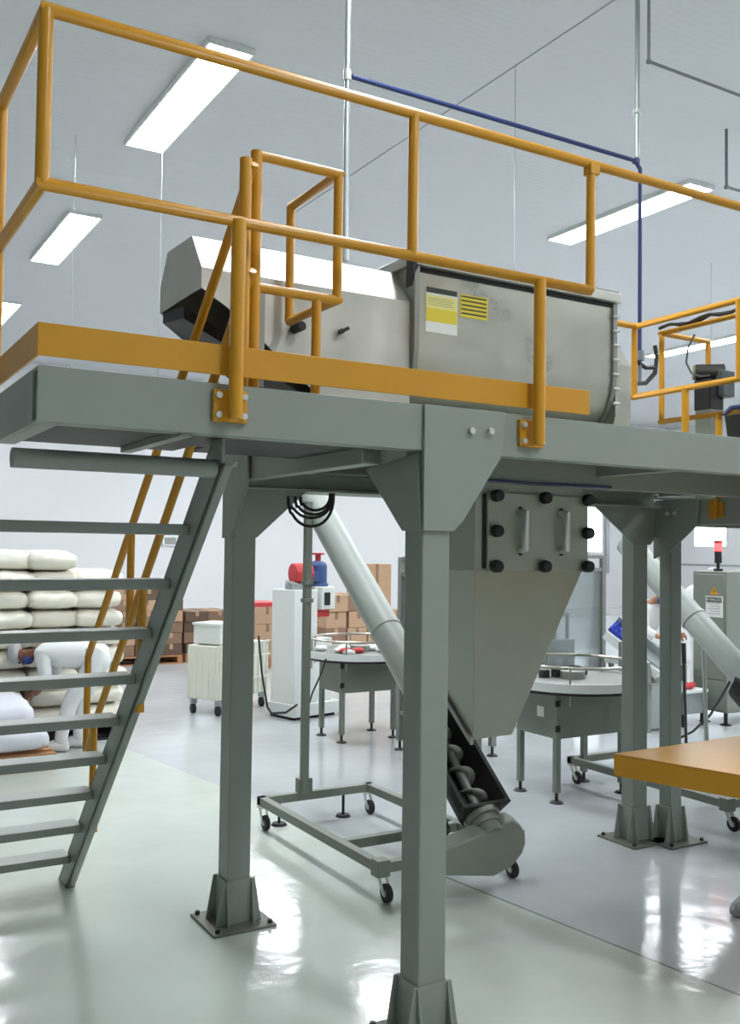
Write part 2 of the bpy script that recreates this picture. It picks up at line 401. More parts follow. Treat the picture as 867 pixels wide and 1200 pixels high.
column(4.35, YF + .002, .116, .116, ZB + .005, '', [])

# ---------------------------------------------------------------- front guardrail
gr = thing('guardrail', 'long yellow tube guardrail bolted to the front beam of the platform', 'railing', (.56, 2.76, 2.1))
GY = 2.755; R = .0195
MB().pipe([(.548, 3.46, 3.20), (.548, GY, 3.20), (4.5, GY, 3.20)], R).build('top_rail', M['yellow'], gr)
MB().pipe([(.548, 3.46, 2.705), (.548, GY, 2.705), (2.594, GY, 2.705)], R).build('mid_rail', M['yellow'], gr)
MB().cyl((.548, GY, 2.705), (.548, GY, 3.20), R * 1.05).build('upright', M['yellow'], gr)
for x in (1.776, 2.594): MB().cyl((x, GY, 2.705), (x, GY, 3.20), R * .95).build('upright', M['yellow'], gr)
MB().cyl((.548, 3.45, 2.22), (.548, 3.45, 3.20), R).build('upright', M['yellow'], gr)
MB().cyl((4.48, GY, 2.21), (4.48, GY, 3.20), R).build('upright', M['yellow'], gr)
MB().box((4.43, GY - .03, 2.195), (4.53, YF + .06, 2.212)).build('mounting_plate', M['yellow'], gr, .002)
MB().box((2.575, GY - .022, 3.155), (2.622, GY + .022, 3.20)).build('rail_clamp', M['yellow'], gr, .003)
for x in (1.133, 2.333):
    p = MB().cyl((x, GY - .012, 2.09), (x, GY - .012, 2.705), R * 1.15).build('post', M['yellow'], gr)
    b = MB().box((x - .056, YF - .018, 2.085), (x + .056, YF - .001, 2.185)).build('mounting_plate', M['yellow'], p, .002)
    for dx in (-.042, .042):
        for z in (2.105, 2.165): MB().cyl((x + dx, YF - .018, z), (x + dx, YF - .032, z), .0105, n=8).build('bolt', M['bolt'], p)
MB().box((.552, YF - .022, 2.228), (2.615, YF - .014, 2.322)).box((.552, YF - .014, 2.228), (.560, 3.48, 2.322)).build('toe_board', M['yellow'], gr, .0015)

# ---------------------------------------------------------------- stair
st = thing('staircase', 'steep grey open steel staircase on the left under the platform', 'staircase', (.86, 4.95, 0))
sl = 1.979 / 1.965
def stringer(x):
    # parallelogram along the slope in plane x
    w = .075
    MB().prism([(x, 5.10, 0), (x, 4.93, 0), (x, 2.98, 1.965), (x, 2.98, 2.10), (x, 3.03, 2.10)], (.012, 0, 0)).box((x + .0, 4.93, 0.0), (x + .045, 4.94, .012)) \
        .prism([(x, 4.93, 0), (x, 2.98, 1.965), (x, 2.98, 1.978), (x, 4.943, .0)], (-.04 if x < .8 else .04, 0, 0)).prism([(x, 5.10, 0), (x, 3.03, 2.10), (x, 3.03, 2.088), (x, 5.088, .0)], (-.04 if x < .8 else .04, 0, 0)).build('stringer', M['steel'], st, .0015)
stringer(.43); stringer(1.185)
for i in range(9):
    z = .178 + .2 * i; y = 4.895 - .2 * i
    t = MB().box((.442, y - .03, z - .038), (1.184, y + .10, z)).build('tread', M['tread'], st, .004)
MB().box((.535, 3.02, 1.93), (1.184, 3.05, 1.985)).pipe([(.535, 3.03, 1.96), (1.184, 3.03, 1.96)], .03).build('tread', M['tread'], st, .004)
# hand rail on the right stringer
hx = 1.215
hr = MB().pipe([(hx, 4.60, .84), (hx, 4.735, .68), (hx, 4.735, 1.16), (hx, 2.83, 2.93)], .0165).build('handrail', M['yellow'], st)
MB().pipe([(hx, 4.60, .40), (hx, 4.60, .85), (hx, 2.83, 2.585)], .0165).build('mid_rail', M['yellow'], st)
MB().box((hx - .02, 4.57, .36), (hx + .02, 4.63, .44)).build('post_foot', M['yellow'], st, .002)
MB().cyl((hx, 3.90, 1.02), (hx, 3.90, 1.54), .018).build('post', M['yellow'], st)
MB().cyl((hx, 4.07, 1.37), (hx, 4.07, 1.775), .016).build('upright', M['yellow'], st)
MB().cyl((hx - .022, 2.84, 2.2), (hx - .022, 2.84, 2.945), .02).build('post', M['yellow'], st)

# ---------------------------------------------------------------- guard cage at the stair head
gc = thing('stair_guard', 'yellow box shaped tube guard standing at the head of the stair', 'railing', (1.4, 3.0, 2.2))
zt, zb = 2.98, 2.545; xa, xb, ya, yb = 1.245, 1.55, 2.875, 3.25
MB().pipe([(xa, ya, zt), (xb, ya, zt), (xb, yb, zt)], .0165).build('top_rail', M['yellow'], gc)
MB().pipe([(xa, ya, zb), (xb, ya, zb), (xb, yb, zb)], .0165).build('bottom_rail', M['yellow'], gc)
MB().cyl((xa, ya, 2.2), (xa, ya, zt + .012), .0195).build('post', M['yellow'], gc)
MB().cyl((xb, ya, zb), (xb, ya, zt), .0165).build('upright', M['yellow'], gc)
MB().cyl((xb, yb, zb), (xb, yb, zt), .0165).build('upright', M['yellow'], gc)
MB().cyl((1.475, ya + .005, 2.197), (1.475, ya + .005, zb), .0165).build('post', M['yellow'], gc)

# ================================================================ MIXER
mx = thing('ribbon_mixer', 'long stainless steel mixer trough with yellow labels on the platform deck', 'mixer', (2.6, 3.6, 2.2))
MY, MYB = 3.3, 3.96
def uprof(x, off=0.0, ztop=2.845, zc=2.52, zbot=2.215):
    pts = [(x, MY - off, ztop)]
    yc = (MY + MYB) / 2; r = (MYB - MY) / 2 + off
    for k in range(0, 13):
        a = math.pi * k / 12
        pts.append((x, yc - r * math.cos(a), zc - (zc - zbot + off) * math.sin(a)))
    pts.append((x, MYB + off, ztop)); return pts
MB().loft(uprof(2.15), uprof(3.245)).build('trough', M['inox'], mx)
MB().prism(uprof(2.128, .022, 2.875), (.024, 0, 0)).build('end_flange', M['inoxd'], mx, .001)
fl = MB().prism(uprof(3.243, .012, 2.86), (.024, 0, 0)).build('end_flange', M['inoxd'], mx, .001)
for k in range(7):
    z = 2.80 - .068 * k
    MB().cyl((3.236, MY - .016, z), (3.275, MY - .016, z), .007, n=8).build('flange_bolt', M['bolt'], fl)
ld = MB().box((2.11, MY - .03, 2.864), (3.28, MYB + .03, 2.908)).build('lid', M['inoxm'], mx, .004)
MB().box((2.13, MY - .004, 2.843), (3.27, MYB + .004, 2.863)).build('lid_gasket', M['black'], mx)
MB().box((3.12, MY - .02, 2.90), (3.27, MY + .1, 2.92)).build('lid_hinge', M['inoxd'], ld, .003)
MB().prism([(2.10, MY - .05, 2.90), (2.15, MY - .03, 2.90), (2.15, MY - .002, 2.78), (2.128, MY - .002, 2.78)], (0, .05, 0)).build('lid_bracket', M['dark'], mx, .001)
# right end: drive guard with clipped corners
MB().prism([(3.268, 3.34, 2.215), (3.268, 3.30, 2.34), (3.268, 3.30, 2.58), (3.268, 3.42, 2.74), (3.268, 3.84, 2.74), (3.268, 3.96, 2.58), (3.268, 3.96, 2.3), (3.268, 3.9, 2.215)], (.10, 0, 0)).build('drive_guard', M['inox'], mx, smooth=False)
MB().box((2.2, 3.36, 2.196), (2.26, 3.9, 2.26)).box((3.10, 3.36, 2.196), (3.16, 3.9, 2.26)).build('foot', M['inoxd'], mx, .002)
# left hood: eight sided section, open below at its free end
def hood(x, z0):
    return [(x, MY + .01, z0), (x, MY + .01, 2.715), (x, MY + .12, 2.86), (x, MYB - .26, 2.87), (x, MYB - .18, 2.745), (x, MYB - .18, z0 + .02), (x, MYB - .181, z0)]
hb = MB()
bm = hb.bm
xs = (1.075, 1.085, 1.30, 1.70, 2.128)
zl = (2.50, 2.545, 2.44, 2.235, 2.22)
xs = (1.225, 1.34, 1.75, 2.128); zl = (2.64, 2.575, 2.26, 2.22)
rings = [[bm.verts.new(Vector(p)) for p in hood(x, z)] for x, z in zip(xs, zl)]
for A, B in zip(rings[:-1], rings[1:]):
    for k in range(6): bm.faces.new((A[k], A[k + 1], B[k + 1], B[k]))
# closed upper half of the free end, sloping down and back
bm.faces.new(rings[0])
hood_o = hb.build('hood', M['inoxm'], mx, smooth=False)
sm_ = hood_o.modifiers.new('thickness', 'SOLIDIFY'); sm_.thickness = .005; sm_.offset = -1
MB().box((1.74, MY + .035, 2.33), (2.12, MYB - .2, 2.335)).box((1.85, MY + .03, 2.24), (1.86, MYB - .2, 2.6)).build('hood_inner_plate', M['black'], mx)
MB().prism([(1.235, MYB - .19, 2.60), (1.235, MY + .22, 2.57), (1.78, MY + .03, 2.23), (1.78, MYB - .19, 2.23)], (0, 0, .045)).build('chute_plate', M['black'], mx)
MB().box((1.445, MY + .003, 2.30), (1.475, MY + .01, 2.66)).build('seam_strip', M['inoxd'], mx)
MB().cyl((1.60, MY + .01, 2.535), (1.60, MY - .06, 2.535), .019).build('knob', M['black'], mx, .003)
MB().cyl((1.80, MY + .01, 2.55), (1.80, MY - .015, 2.55), .01).box((1.775, MY - .028, 2.543), (1.825, MY - .015, 2.557), Matrix.Rotation(-.5, 3, 'Y')).build('latch', M['black'], mx, .002)
# labels
a = MB().box((2.195, MY - .002, 2.60), (2.355, MY - .0005, 2.785)).build('warning_label', M['labelw'], mx, smooth=False)
MB().box((2.197, MY - .003, 2.645), (2.353, MY - .002, 2.70)).build('label_band', M['labely'], a, smooth=False)
MB().box((2.197, MY - .003, 2.70), (2.353, MY - .002, 2.755)).build('label_band', M['labely2'], a, smooth=False)
MB().box((2.197, MY - .003, 2.765), (2.353, MY - .002, 2.787)).build('label_heading', M['ink'], a, smooth=False)
for k in range(4): MB().box((2.205, MY - .0036, 2.715 + .009 * k), (2.335 - .01 * (k % 2), MY - .003, 2.717 + .009 * k)).build('text_line', M['inkg'], a, smooth=False)
a = MB().box((2.37, MY - .002, 2.685), (2.515, MY - .0005, 2.782)).build('instruction_label', M['labely'], mx, smooth=False); a['label'] = 'small yellow label with four text lines'
for k in range(5): MB().box((2.376, MY - .003, 2.698 + .018 * k), (2.508, MY - .002, 2.704 + .018 * k)).build('text_line', M['ink'], a, smooth=False)

# ================================================================ DISCHARGE HOPPER
hp = thing('discharge_hopper', 'stainless pyramid hopper with black knobs hanging under the mixer', 'hopper', (2.84, 3.7, .8))
hx0, hx1, hy0, hy1 = 2.54, 3.17, 3.41, 3.94
MB().box((hx0, hy0, 1.61), (hx1, hy1, 2.2)).build('neck', M['hopper'], hp, .004)
axs = lambda y: .53 + .8395 * (y - 3.78)      # screw axis height in the plane x = 2.84
top = [(hx0, hy0, 1.612), (hx1, hy0, 1.612), (hx1, hy1, 1.612), (hx0, hy1, 1.612)]
bot = [(2.755, 3.70, .805), (2.99, 3.70, .81), (2.99, 4.06, 1.10), (2.755, 4.06, 1.10)]
MB().loft(bot, top).build('cone', M['hopper'], hp, .004)
# collar at the outlet
MB().prism([(2.752, 3.69, .785), (2.752, 4.07, 1.09), (2.752, 4.07, 1.125), (2.752, 3.69, .815)], (-.02, 0, 0)).build('outlet_flange', M['inoxd'], hp, .002)
pl = MB().box((hx0 + .055, hy0 - .022, 1.605), (hx1 + .012, hy0 - .008, 1.955)).build('inspection_door', M['hopper'], hp, .002)
MB().box((hx0 + .04, hy0 - .008, 1.62), (hx1, hy0 + .001, 1.95)).build('door_gasket', M['dark'], hp)
for kx in (hx0 + .085, hx0 + .36, hx1 - .012):
    for kz in (1.63, 1.785, 1.94):
        if kz == 1.785 and kx == hx0 + .36: continue
        MB().cyl((kx, hy0 - .022, kz), (kx, hy0 - .036, kz), .012).cyl((kx, hy0 - .034, kz), (kx, hy0 - .07, kz), .029, .026, n=10).build('clamp_knob', M['black'], pl, .004)
for kx in (hx0 + .235, hx0 + .475):
    h = MB().pipe([(kx, hy0 - .022, 1.70), (kx, hy0 - .06, 1.71), (kx, hy0 - .06, 1.865), (kx, hy0 - .022, 1.875)], .017).build('door_handle', M['bolt'], pl)
    MB().ball((kx, hy0 - .026, 1.69), .012).ball((kx, hy0 - .026, 1.885), .012).build('handle_fixing', M['dark'], pl)

# ================================================================ SCREW CONVEYOR
def conveyor(label, s1=2.62, first=True):
    cv = thing('screw_conveyor', label, 'screw conveyor', (2.84, 4.7, 0), 'inclined screw conveyors')
    X = 2.84
    u = Vector((0, .766, .643)); n = Vector((0, -.643, .766)); ex = Vector((1, 0, 0))
    P0 = Vector((X, 3.74, axs(3.74)))                        # lower end of the axis
    pt = lambda s, h=0, x=0: P0 + u * s + n * h + ex * x
    r = .088
    s0 = .60
    tb = MB().cyl(pt(s0), pt(s1), r, n=28).build('tube', M['tube'], cv)
    MB().cyl(pt(s0 + .55), pt(s0 + .57), r + .006, n=28).build('weld_ring', M['tube'], tb)
    # open trough: U section with a dark rim
    A = [(-.105, -.04), (-.085, -.105), (-.045, -.145), (.045, -.145), (.085, -.105), (.105, -.04)]
    outer = [(-.14, .024), (-.124, .018)] + [(x * 1.05, h * 1.04) for x, h in A] + [(.124, .018), (.14, .024), (.14, .031), (.118, .031)] + [(x, h) for x, h in reversed(A)] + [(-.118, .031), (-.14, .031)]
    tr = MB()
    a_ = [tr.bm.verts.new(pt(-.02, h, x)) for x, h in outer]; b_ = [tr.bm.verts.new(pt(s0, h, x)) for x, h in outer]
    m_ = len(outer)
    for i in range(m_): tr.bm.faces.new((a_[i], b_[i], b_[(i + 1) % m_], a_[(i + 1) % m_]))
    to = tr.build('trough', M['dark'], cv)
    e = MB(); e.prism([pt(-.02, .033, -.14), pt(-.02, .033, .14), pt(-.02, -.05, .11), pt(-.02, -.15, .05), pt(-.02, -.15, -.05), pt(-.02, -.05, -.11)], u * -.018).build('end_plate', M['dark'], cv, .002)
    MB().box((0, 0, 0), (0.001, .001, .001)).bm.free()
    sh = MB().cyl(pt(-.02, -.055), pt(s0, -.02), .024).build('screw_shaft', M['inoxd'], cv)
    fm = MB(); N = 70; pv = None
    for i in range(N + 1):
        s = .03 + (s0 - .04) * i / N; ang = 2 * math.pi * 4.2 * i / N
        p = fm.bm.verts.new(pt(s, -.05 + .02 * math.sin(ang), .02 * math.cos(ang))); q = fm.bm.verts.new(pt(s, -.05 + .074 * math.sin(ang), .074 * math.cos(ang)))
        if pv: fm.bm.faces.new((pv[0], pv[1], q, p))
        pv = (p, q)
    fo = fm.build('screw_flight', M['inoxd'], cv); sd = fo.modifiers.new('t', 'SOLIDIFY'); sd.thickness = .004
    # bearing flange, gear neck and belt guard at the lower end
    MB().cyl(pt(-.065, -.055), pt(-.038, -.055), .09, n=24).cyl(pt(-.10, -.055), pt(-.065, -.055), .07, n=24).build('bearing_flange', M['inoxd'], cv, .003)
    MB().cyl(pt(-.15, -.05), pt(-.10, -.05), .058, n=20).cyl((2.84, 3.56 + .12, .40), (2.84, 3.71, .40), .05, n=18).build('bearing_housing', M['machine'], cv, .003)
    gpoly = [(2.40, 3.64, .312), (2.56, 3.64, .337), (2.895, 3.64, .408), (2.955, 3.64, .417), (3.00, 3.64, .39), (3.028, 3.64, .345), (3.03, 3.64, .30), (3.01, 3.64, .255), (2.95, 3.64, .205), (2.84, 3.64, .174), (2.40, 3.64, .25)]
    MB().prism(gpoly, (0, .075, .03)).build('belt_guard', M['machine'], cv, .008, seg=3)
    MB().cyl(pt(-.02, -.19, -.17), pt(.20, -.19, -.17), .065, n=20).build('drive_motor', mat('navy_motor', (38, 48, 70), .5) if 'navy_motor' not in bpy.data.materials else bpy.data.materials['navy_motor'], cv, .006)
    # wheeled base frame
    fx0, fx1, fy0, fy1, z0, z1 = 2.44, 3.24, 4.02, 5.46, .135, .185
    f = MB().box((fx0, fy0, z0), (fx0 + .05, fy1, z1)).box((fx1 - .05, fy0, z0), (fx1, fy1, z1)).box((fx0, fy1 - .05, z0), (fx1, fy1, z1)).box((fx0, fy0, z0), (fx1, fy0 + .05, z1)).box((fx0 + .05, 4.42, z0), (fx1 - .05, 4.47, z1)).build('base_frame', M['machine'], cv, .003)
    MB().box((fx1, fy0 - .01, .15), (fx1 + .09, fy0 + .05, .23)).build('frame_bracket', M['machine'], f, .002)
    MB().box((fx0 - .01, fy0 - .01, .12), (fx0 + .06, fy0 + .06, .2)).build('frame_bracket', M['machine'], f, .002)
    for x, y in ((fx0 + .04, fy0 + .03), (fx1 - .0, fy0 + .02), (fx0 + .02, fy1 - .05), (fx1 - .04, fy1 - .03)):
        cs = MB().box((x - .03, y - .03, .125), (x + .03, y + .03, .137)).prism([(x - .022, y - .01, .125), (x - .022, y - .055, .04), (x - .022, y - .03, .035), (x - .022, y + .02, .125)], (.004, 0, 0)).prism([(x + .018, y - .01, .125), (x + .018, y - .055, .04), (x + .018, y - .03, .035), (x + .018, y + .02, .125)], (.004, 0, 0)).build('caster', M['bolt'], cv, .001)
        MB().cyl((x - .014, y - .04, .045), (x + .014, y - .04, .045), .045, n=24).build('wheel', M['black'], cs, .006)
        MB().cyl((x - .016, y - .04, .045), (x + .016, y - .04, .045), .017, n=14).build('hub', M['bolt'], cs)
    for x, y in (((fx0 + .14, fy1 - .025),) if first else ()) + ((fx1 - .22, fy1 - .04),):
        MB().cyl((x, y, .01), (x, y, z0), .009).cyl((x, y, 0), (x, y, .014), .05, .04, n=20).build('levelling_foot', M['black'], cv)
    px_, py_ = 2.73, 5.40
    if not first: return cv
    po = MB().box((px_ - .022, py_ - .022, .186), (px_ + .022, py_ + .022, 1.99)).build('support_post', M['machine'], cv, .003)
    MB().box((px_ - .03, py_ + .0, .15), (px_ + .06, py_ + .062, .27)).build('post_socket', M['machine'], po, .002)
    for z in (1.36, 1.47): MB().box((px_ - .03, py_ - .03, z), (px_ + .03, py_ + .03, z + .025)).build('post_collar', M['machine'], po, .002)
    # stay between post and tube
    MB().box((px_ + .02, py_ - .015, 1.86), (X, py_ + .015, 1.89)).build('stay', M['machine'], cv, .002)
    return cv
cv1 = conveyor('grey inclined screw conveyor on a wheeled frame under the steel hopper')
dX = 2.49
cv2 = conveyor('pale inclined screw conveyor at the right edge, in front of the warning cabinet', 1.98, False)
cv2.location.x += dX
pb = at(830, 927, 6.7)
MB().cyl((5.33, 4.55, 1.12), (pb.x, pb.y, 0), .014).build('support_strut', M['tube'], cv2)
hp2 = dup(hp, Vector(hp.location) + Vector((dX, 0, 0)), label='stainless hopper partly seen at the right edge above the red beacon')

# coil of cable under the rear beam
cc = MB()
for k, (x0_, x1_, yb) in enumerate(((338, 391, 617), (346, 389, 603), (352, 387, 598), (340, 390, 607))):
    pts = []
    for i in range(17):
        a = math.pi * i / 16; xm = (x0_ + x1_) / 2; hw = (x1_ - x0_) / 2
        pts.append(at(xm - hw * math.cos(a), 578 + (yb - 578) * math.sin(a) ** .8 + (4 if i < 3 else 0), 4.5 + .02 * k))
    cc.pipe(pts, .007, n=8)
co = cc.build('cable_coil', M['black'], loc=at(366, 600, 4.55)); tag(co, 'coil of black cable hanging under the rear platform beam', 'cable')
tag(MB().pipe([(2.40, 3.338, 2.005), (2.8, 3.338, 2.0), (3.28, 3.338, 2.004)], .0065, n=8).build('air_hose', M['bluepipe'], loc=(2.4, 3.338, 2.0)), 'blue hose running under the platform above the hopper door', 'hose')

# ================================================================ SECOND PLATFORM
p2 = thing('steel_platform', 'second grey green steel platform at the right edge with yellow bolted bracket', 'platform', (5.2, 3.4, 0))
xb_, yb_ = 4.425, 4.02
MB().box((xb_, 1.6, 1.86), (xb_ + .012, 4.14, 2.0)).box((xb_ + .012, 1.6, 1.86), (xb_ + .07, 4.14, 1.87)).box((xb_ + .012, 1.6, 1.99), (xb_ + .07, 4.14, 2.0)).build('side_beam', M['steel'], p2, .002)
MB().box((xb_ + .012, 4.10, 1.86), (6.9, 4.14, 2.0)).build('rear_beam', M['steel'], p2, .002)
MB().box((xb_, 1.6, 2.0), (6.9, 3.34, 2.012)).box((xb_, 3.34, 2.0), (4.98, 4.02, 2.012)).box((5.7, 3.34, 2.0), (6.9, 4.02, 2.012)).box((xb_, 4.02, 2.0), (6.9, 4.14, 2.012)).build('deck_plate', M['steel'], p2, .001)
c = column(xb_ + .018, yb_ + .01, .092, .09, 1.86, '', [
    ('gusset_plate', [(xb_ - .001, yb_ + .12, 1.66), (xb_ - .001, yb_, 1.70), (xb_ - .001, yb_ - .21, 1.86), (xb_ - .001, yb_ - .23, 2.0), (xb_ - .001, yb_ + .12, 2.0)], (-.01, 0, 0))], parent=p2)
for by in (4.03, 3.97): MB().cyl((xb_ - .011, by, 1.93), (xb_ - .025, by, 1.93), .012, n=6).build('bolt', M['bolt'], c)
column(6.7, yb_, .125, .12, 1.86, '', [], parent=p2, bolts=False)
column(6.7, 1.7, .125, .12, 1.86, '', [], parent=p2, bolts=False)
column(4.425 + .3, 1.62, .125, .12, 1.86, '', [], parent=p2, bolts=False)
b = MB().box((xb_ - .016, 3.63, 1.90), (xb_ - .001, 3.73, 1.985)).build('rail_bracket', M['yellow'], p2, .002)
MB().cyl((xb_ - .03, 3.68, 1.89), (xb_ - .03, 3.68, 2.0), .022).build('bracket_socket', M['yellow'], b)

g2 = thing('guardrail', 'yellow tube guardrail at the right edge, running towards the camera behind the mixer', 'railing', (4.35, 3.8, 2.0))
gx = 4.35
MB().pipe([(4.0, 4.22, 3.075), (gx, 4.22, 3.075), (gx, 2.4, 3.075)], .019).build('top_rail', M['yellow'], g2)
MB().pipe([(4.25, 4.25, 2.645), (gx, 4.25, 2.645), (gx, 2.4, 2.645)], .019).build('mid_rail', M['yellow'], g2)
MB().cyl((gx, 4.235, 2.645), (gx, 4.235, 3.075), .019).build('upright', M['yellow'], g2)
MB().cyl((gx, 3.47, 2.645), (gx, 3.47, 3.075), .019).build('upright', M['yellow'], g2)
MB().cyl((gx, 3.84, 2.197), (gx, 3.84, 2.645), .021).build('post', M['yellow'], g2)
g3 = thing('guardrail', 'yellow box shaped tube guard in front of the black motor', 'railing', (4.45, 3.7, 2.0))
gx = 4.44
MB().pipe([(4.85, 4.10, 3.02), (gx, 4.10, 3.02), (gx, 2.4, 3.02)], .017).build('top_rail', M['yellow'], g3)
MB().pipe([(gx + .02, 4.10, 2.485), (gx, 4.10, 2.485), (gx, 2.4, 2.485)], .017).build('bottom_rail', M['yellow'], g3)
MB().cyl((gx, 4.10, 2.485), (gx, 4.10, 3.02), .017).build('upright', M['yellow'], g3)
MB().cyl((4.85, 4.10, 2.012), (4.85, 4.10, 3.02), .017).build('upright', M['yellow'], g3)
MB().cyl((gx, 3.68, 2.012), (gx, 3.68, 2.485), .019).build('post', M['yellow'], g3)
pts = []
for i in range(24):
    y = 4.12 - .075 * i; pts.append((gx + .006 * math.sin(i * 2), y, 3.055 + .012 * math.sin(i * 1.7)))
tag(MB().pipe(pts, .010, n=8).pipe([(p[0] + .02, p[1], p[2] + .012 * math.cos(k)) for k, p in enumerate(pts)], .009, n=8).build('cable_bundle', M['dark'], loc=(gx, 4.1, 3.04)), 'dark cable bundle lying along the top rail of the right guard', 'cable')
# gear motor on the second platform
gm = thing('gear_motor', 'black gear motor on a grey stand behind the right yellow guard', 'motor', (5.1, 4.0, 2.012))
bx = at(832, 452, 5.9)
zx = bx.z
q_ = .62
V3 = lambda *a: bx + Vector(a) * q_
MB().cyl(V3(-.10, .10, .13), V3(.11, -.08, .13), .085 * q_, n=24).build('motor_body', M['dark'], gm, .005)
MB().cyl(V3(-.115, .113, .13), V3(-.10, .10, .13), .072 * q_, n=24).build('fan_cover', mat('dull_olive', (104, 102, 56), .5), gm, .003)
MB().box(V3(.0, -.16, -.12), V3(.17, .0, .14)).build('gearbox', mat('dark_slate', (70, 78, 80), .45), gm, .008)
MB().box(V3(-.12, -.10, -.25), V3(.08, .10, .05)).build('reducer', M['black'], gm, .008)
MB().box((bx.x - .07, bx.y - .06, 2.012), (bx.x + .045, bx.y + .055, zx - .153)).build('stand', M['machine'], gm, .004)
tag(MB().pipe([at(814, 392, 5.6), at(806, 408, 5.65), at(804, 425, 5.7), at(810, 437, 5.7), at(820, 441, 5.68), at(832, 440, 5.66)], .006, n=8).build('cable', M['darkpipe'], loc=at(832, 440, 5.7)), 'grey cable looping down to the black gear motor', 'cable')
dk = thing('drive_unit', 'dark angular drive cover at the right edge behind the railing', 'motor', (5.0, 3.4, 2.012))
q = at(872, 500, 5.2)
MB().prism([(q.x - .10, q.y + .05, q.z + .06), (q.x + .08, q.y + .05, q.z + .03), (q.x + .14, q.y + .05, 2.012), (q.x - .02, q.y + .05, 2.012)], (0, -.22, 0)).build('cover', M['dark'], dk, .006)
MB().pipe([at(848, 486, 5.2), at(856, 478, 5.2), at(870, 476, 5.2), at(885, 482, 5.2)], .012, n=8).build('hose', M['bluepipe'], dk)

# ================================================================ PIPES FROM THE CEILING
PY = 4.85
def pp(px, py, Y=PY):
    v = R3 @ Vector(((px - 433.5) / FPX, (600 - py) / FPX, -1)); k = Y / v.y
    return Vector((0, 0, CAMH)) + v * k
a0 = pp(408, 0); a1 = pp(404, 302); b0 = pp(750, 191); zp = pp(413, 90).z
cd = MB().cyl((a1.x, PY, a1.z), (a1.x, PY, CEIL), .017).build('conduit', M['galv'], loc=(a1.x, PY, a1.z))
tag(cd, 'vertical galvanised conduit dropping from the ceiling behind the stair guard', 'pipe')
MB().cyl((a1.x, PY, zp - .03), (a1.x, PY, zp + .03), .024).build('coupling', M['bolt'], cd)
MB().cyl((a1.x, PY, a1.z - .02), (a1.x, PY, a1.z + .05), .023).build('end_cap', M['galv'], cd)
bp_ = MB().pipe([(a1.x + .03, PY, zp), (b0.x - .05, PY, zp), (b0.x, PY, zp - .05), (b0.x, PY, pp(752, 412).z)], .0145).build('air_pipe', M['bluepipe'], loc=(b0.x, PY, zp))
tag(bp_, 'blue pipe running along the ceiling and dropping behind the mixer', 'pipe')
MB().box((b0.x - .06, PY - .02, zp - .02), (b0.x - .02, PY + .02, zp + .02)).build('elbow_collar', M['bluepipe'], bp_, .006)
cd2 = MB().cyl((b0.x - .03, PY, zp + .03), (b0.x - .03, PY, CEIL), .017).build('conduit', M['galv'], loc=(b0.x, PY, zp))
tag(cd2, 'vertical galvanised conduit above the corner of the blue pipe', 'pipe')
MB().box((b0.x - .06, PY - .025, zp + .34), (b0.x - .0, PY + .025, zp + .37)).build('clamp', M['bolt'], cd2, .003)
vz = pp(752, 412).z
rg = thing('air_regulator', 'small air regulator with black hoses at the foot of the blue pipe', 'regulator', (b0.x, PY, vz - .3))
MB().cyl((b0.x, PY, vz - .07), (b0.x, PY, vz), .03).cyl((b0.x, PY, vz - .22), (b0.x, PY, vz - .07), .014).build('body', M['darkpipe'], rg, .003)
MB().pipe([(b0.x - .06, PY, vz - .07), (b0.x + .06, PY, vz - .11), (b0.x + .13, PY, vz - .10)], .016, n=8).build('hose', M['dark'], rg)
MB().pipe([(b0.x - .1, PY, vz - .24), (b0.x + .06, PY, vz - .22), (b0.x + .15, PY, vz - .14), (b0.x + .17, PY, vz - .02), (b0.x + .15, PY, vz + .06)], .016, n=8).build('hose', M['dark'], rg)
Y2 = 4.7; c0 = pp(760, 72, Y2); c1 = pp(867, 108, Y2)
tag(MB().pipe([(c0.x, Y2, CEIL), (c0.x, Y2, c0.z), (c1.x + 1.2, Y2, c0.z)], .011).ball((c0.x, Y2, c0.z), .02).build('pipe', M['darkpipe'], loc=(c0.x, Y2, c0.z)), 'thin grey pipe bent under the ceiling in the upper right corner', 'pipe')
Y3 = 6.05
e0 = pp(851, 145, Y3); e1 = pp(851, 219, Y3)
tag(MB().pipe([(e0.x, Y3, CEIL), (e0.x, Y3, e1.z), (e0.x + .6, Y3, e1.z)], .014).ball((e0.x, Y3, e1.z), .024).build('pipe', M['darkpipe'], loc=(e0.x, Y3, e1.z)), 'short dark pipe elbow at the right edge below the bent grey pipe', 'pipe')
for i, (px, lab_) in enumerate(((604, 'thin hanging wire above the middle of the mixer'), (88, 'thin hanging wire at the left behind the corner post'), (190, 'thin hanging wire above the free end of the mixer'), (833, 'thin hanging wire above the black motor'))):
    Yw = (6.14, 9.5, 9.0, 9.0)[i]; w0 = pp(px, 75 if i == 0 else 200, Yw)
    tag(MB().cyl((w0.x, Yw, 2.9 if i else 3.3), (w0.x, Yw, CEIL), .003, n=6).build('hanging_wire', M['galv'], loc=(w0.x, Yw, CEIL)), lab_, 'wire')

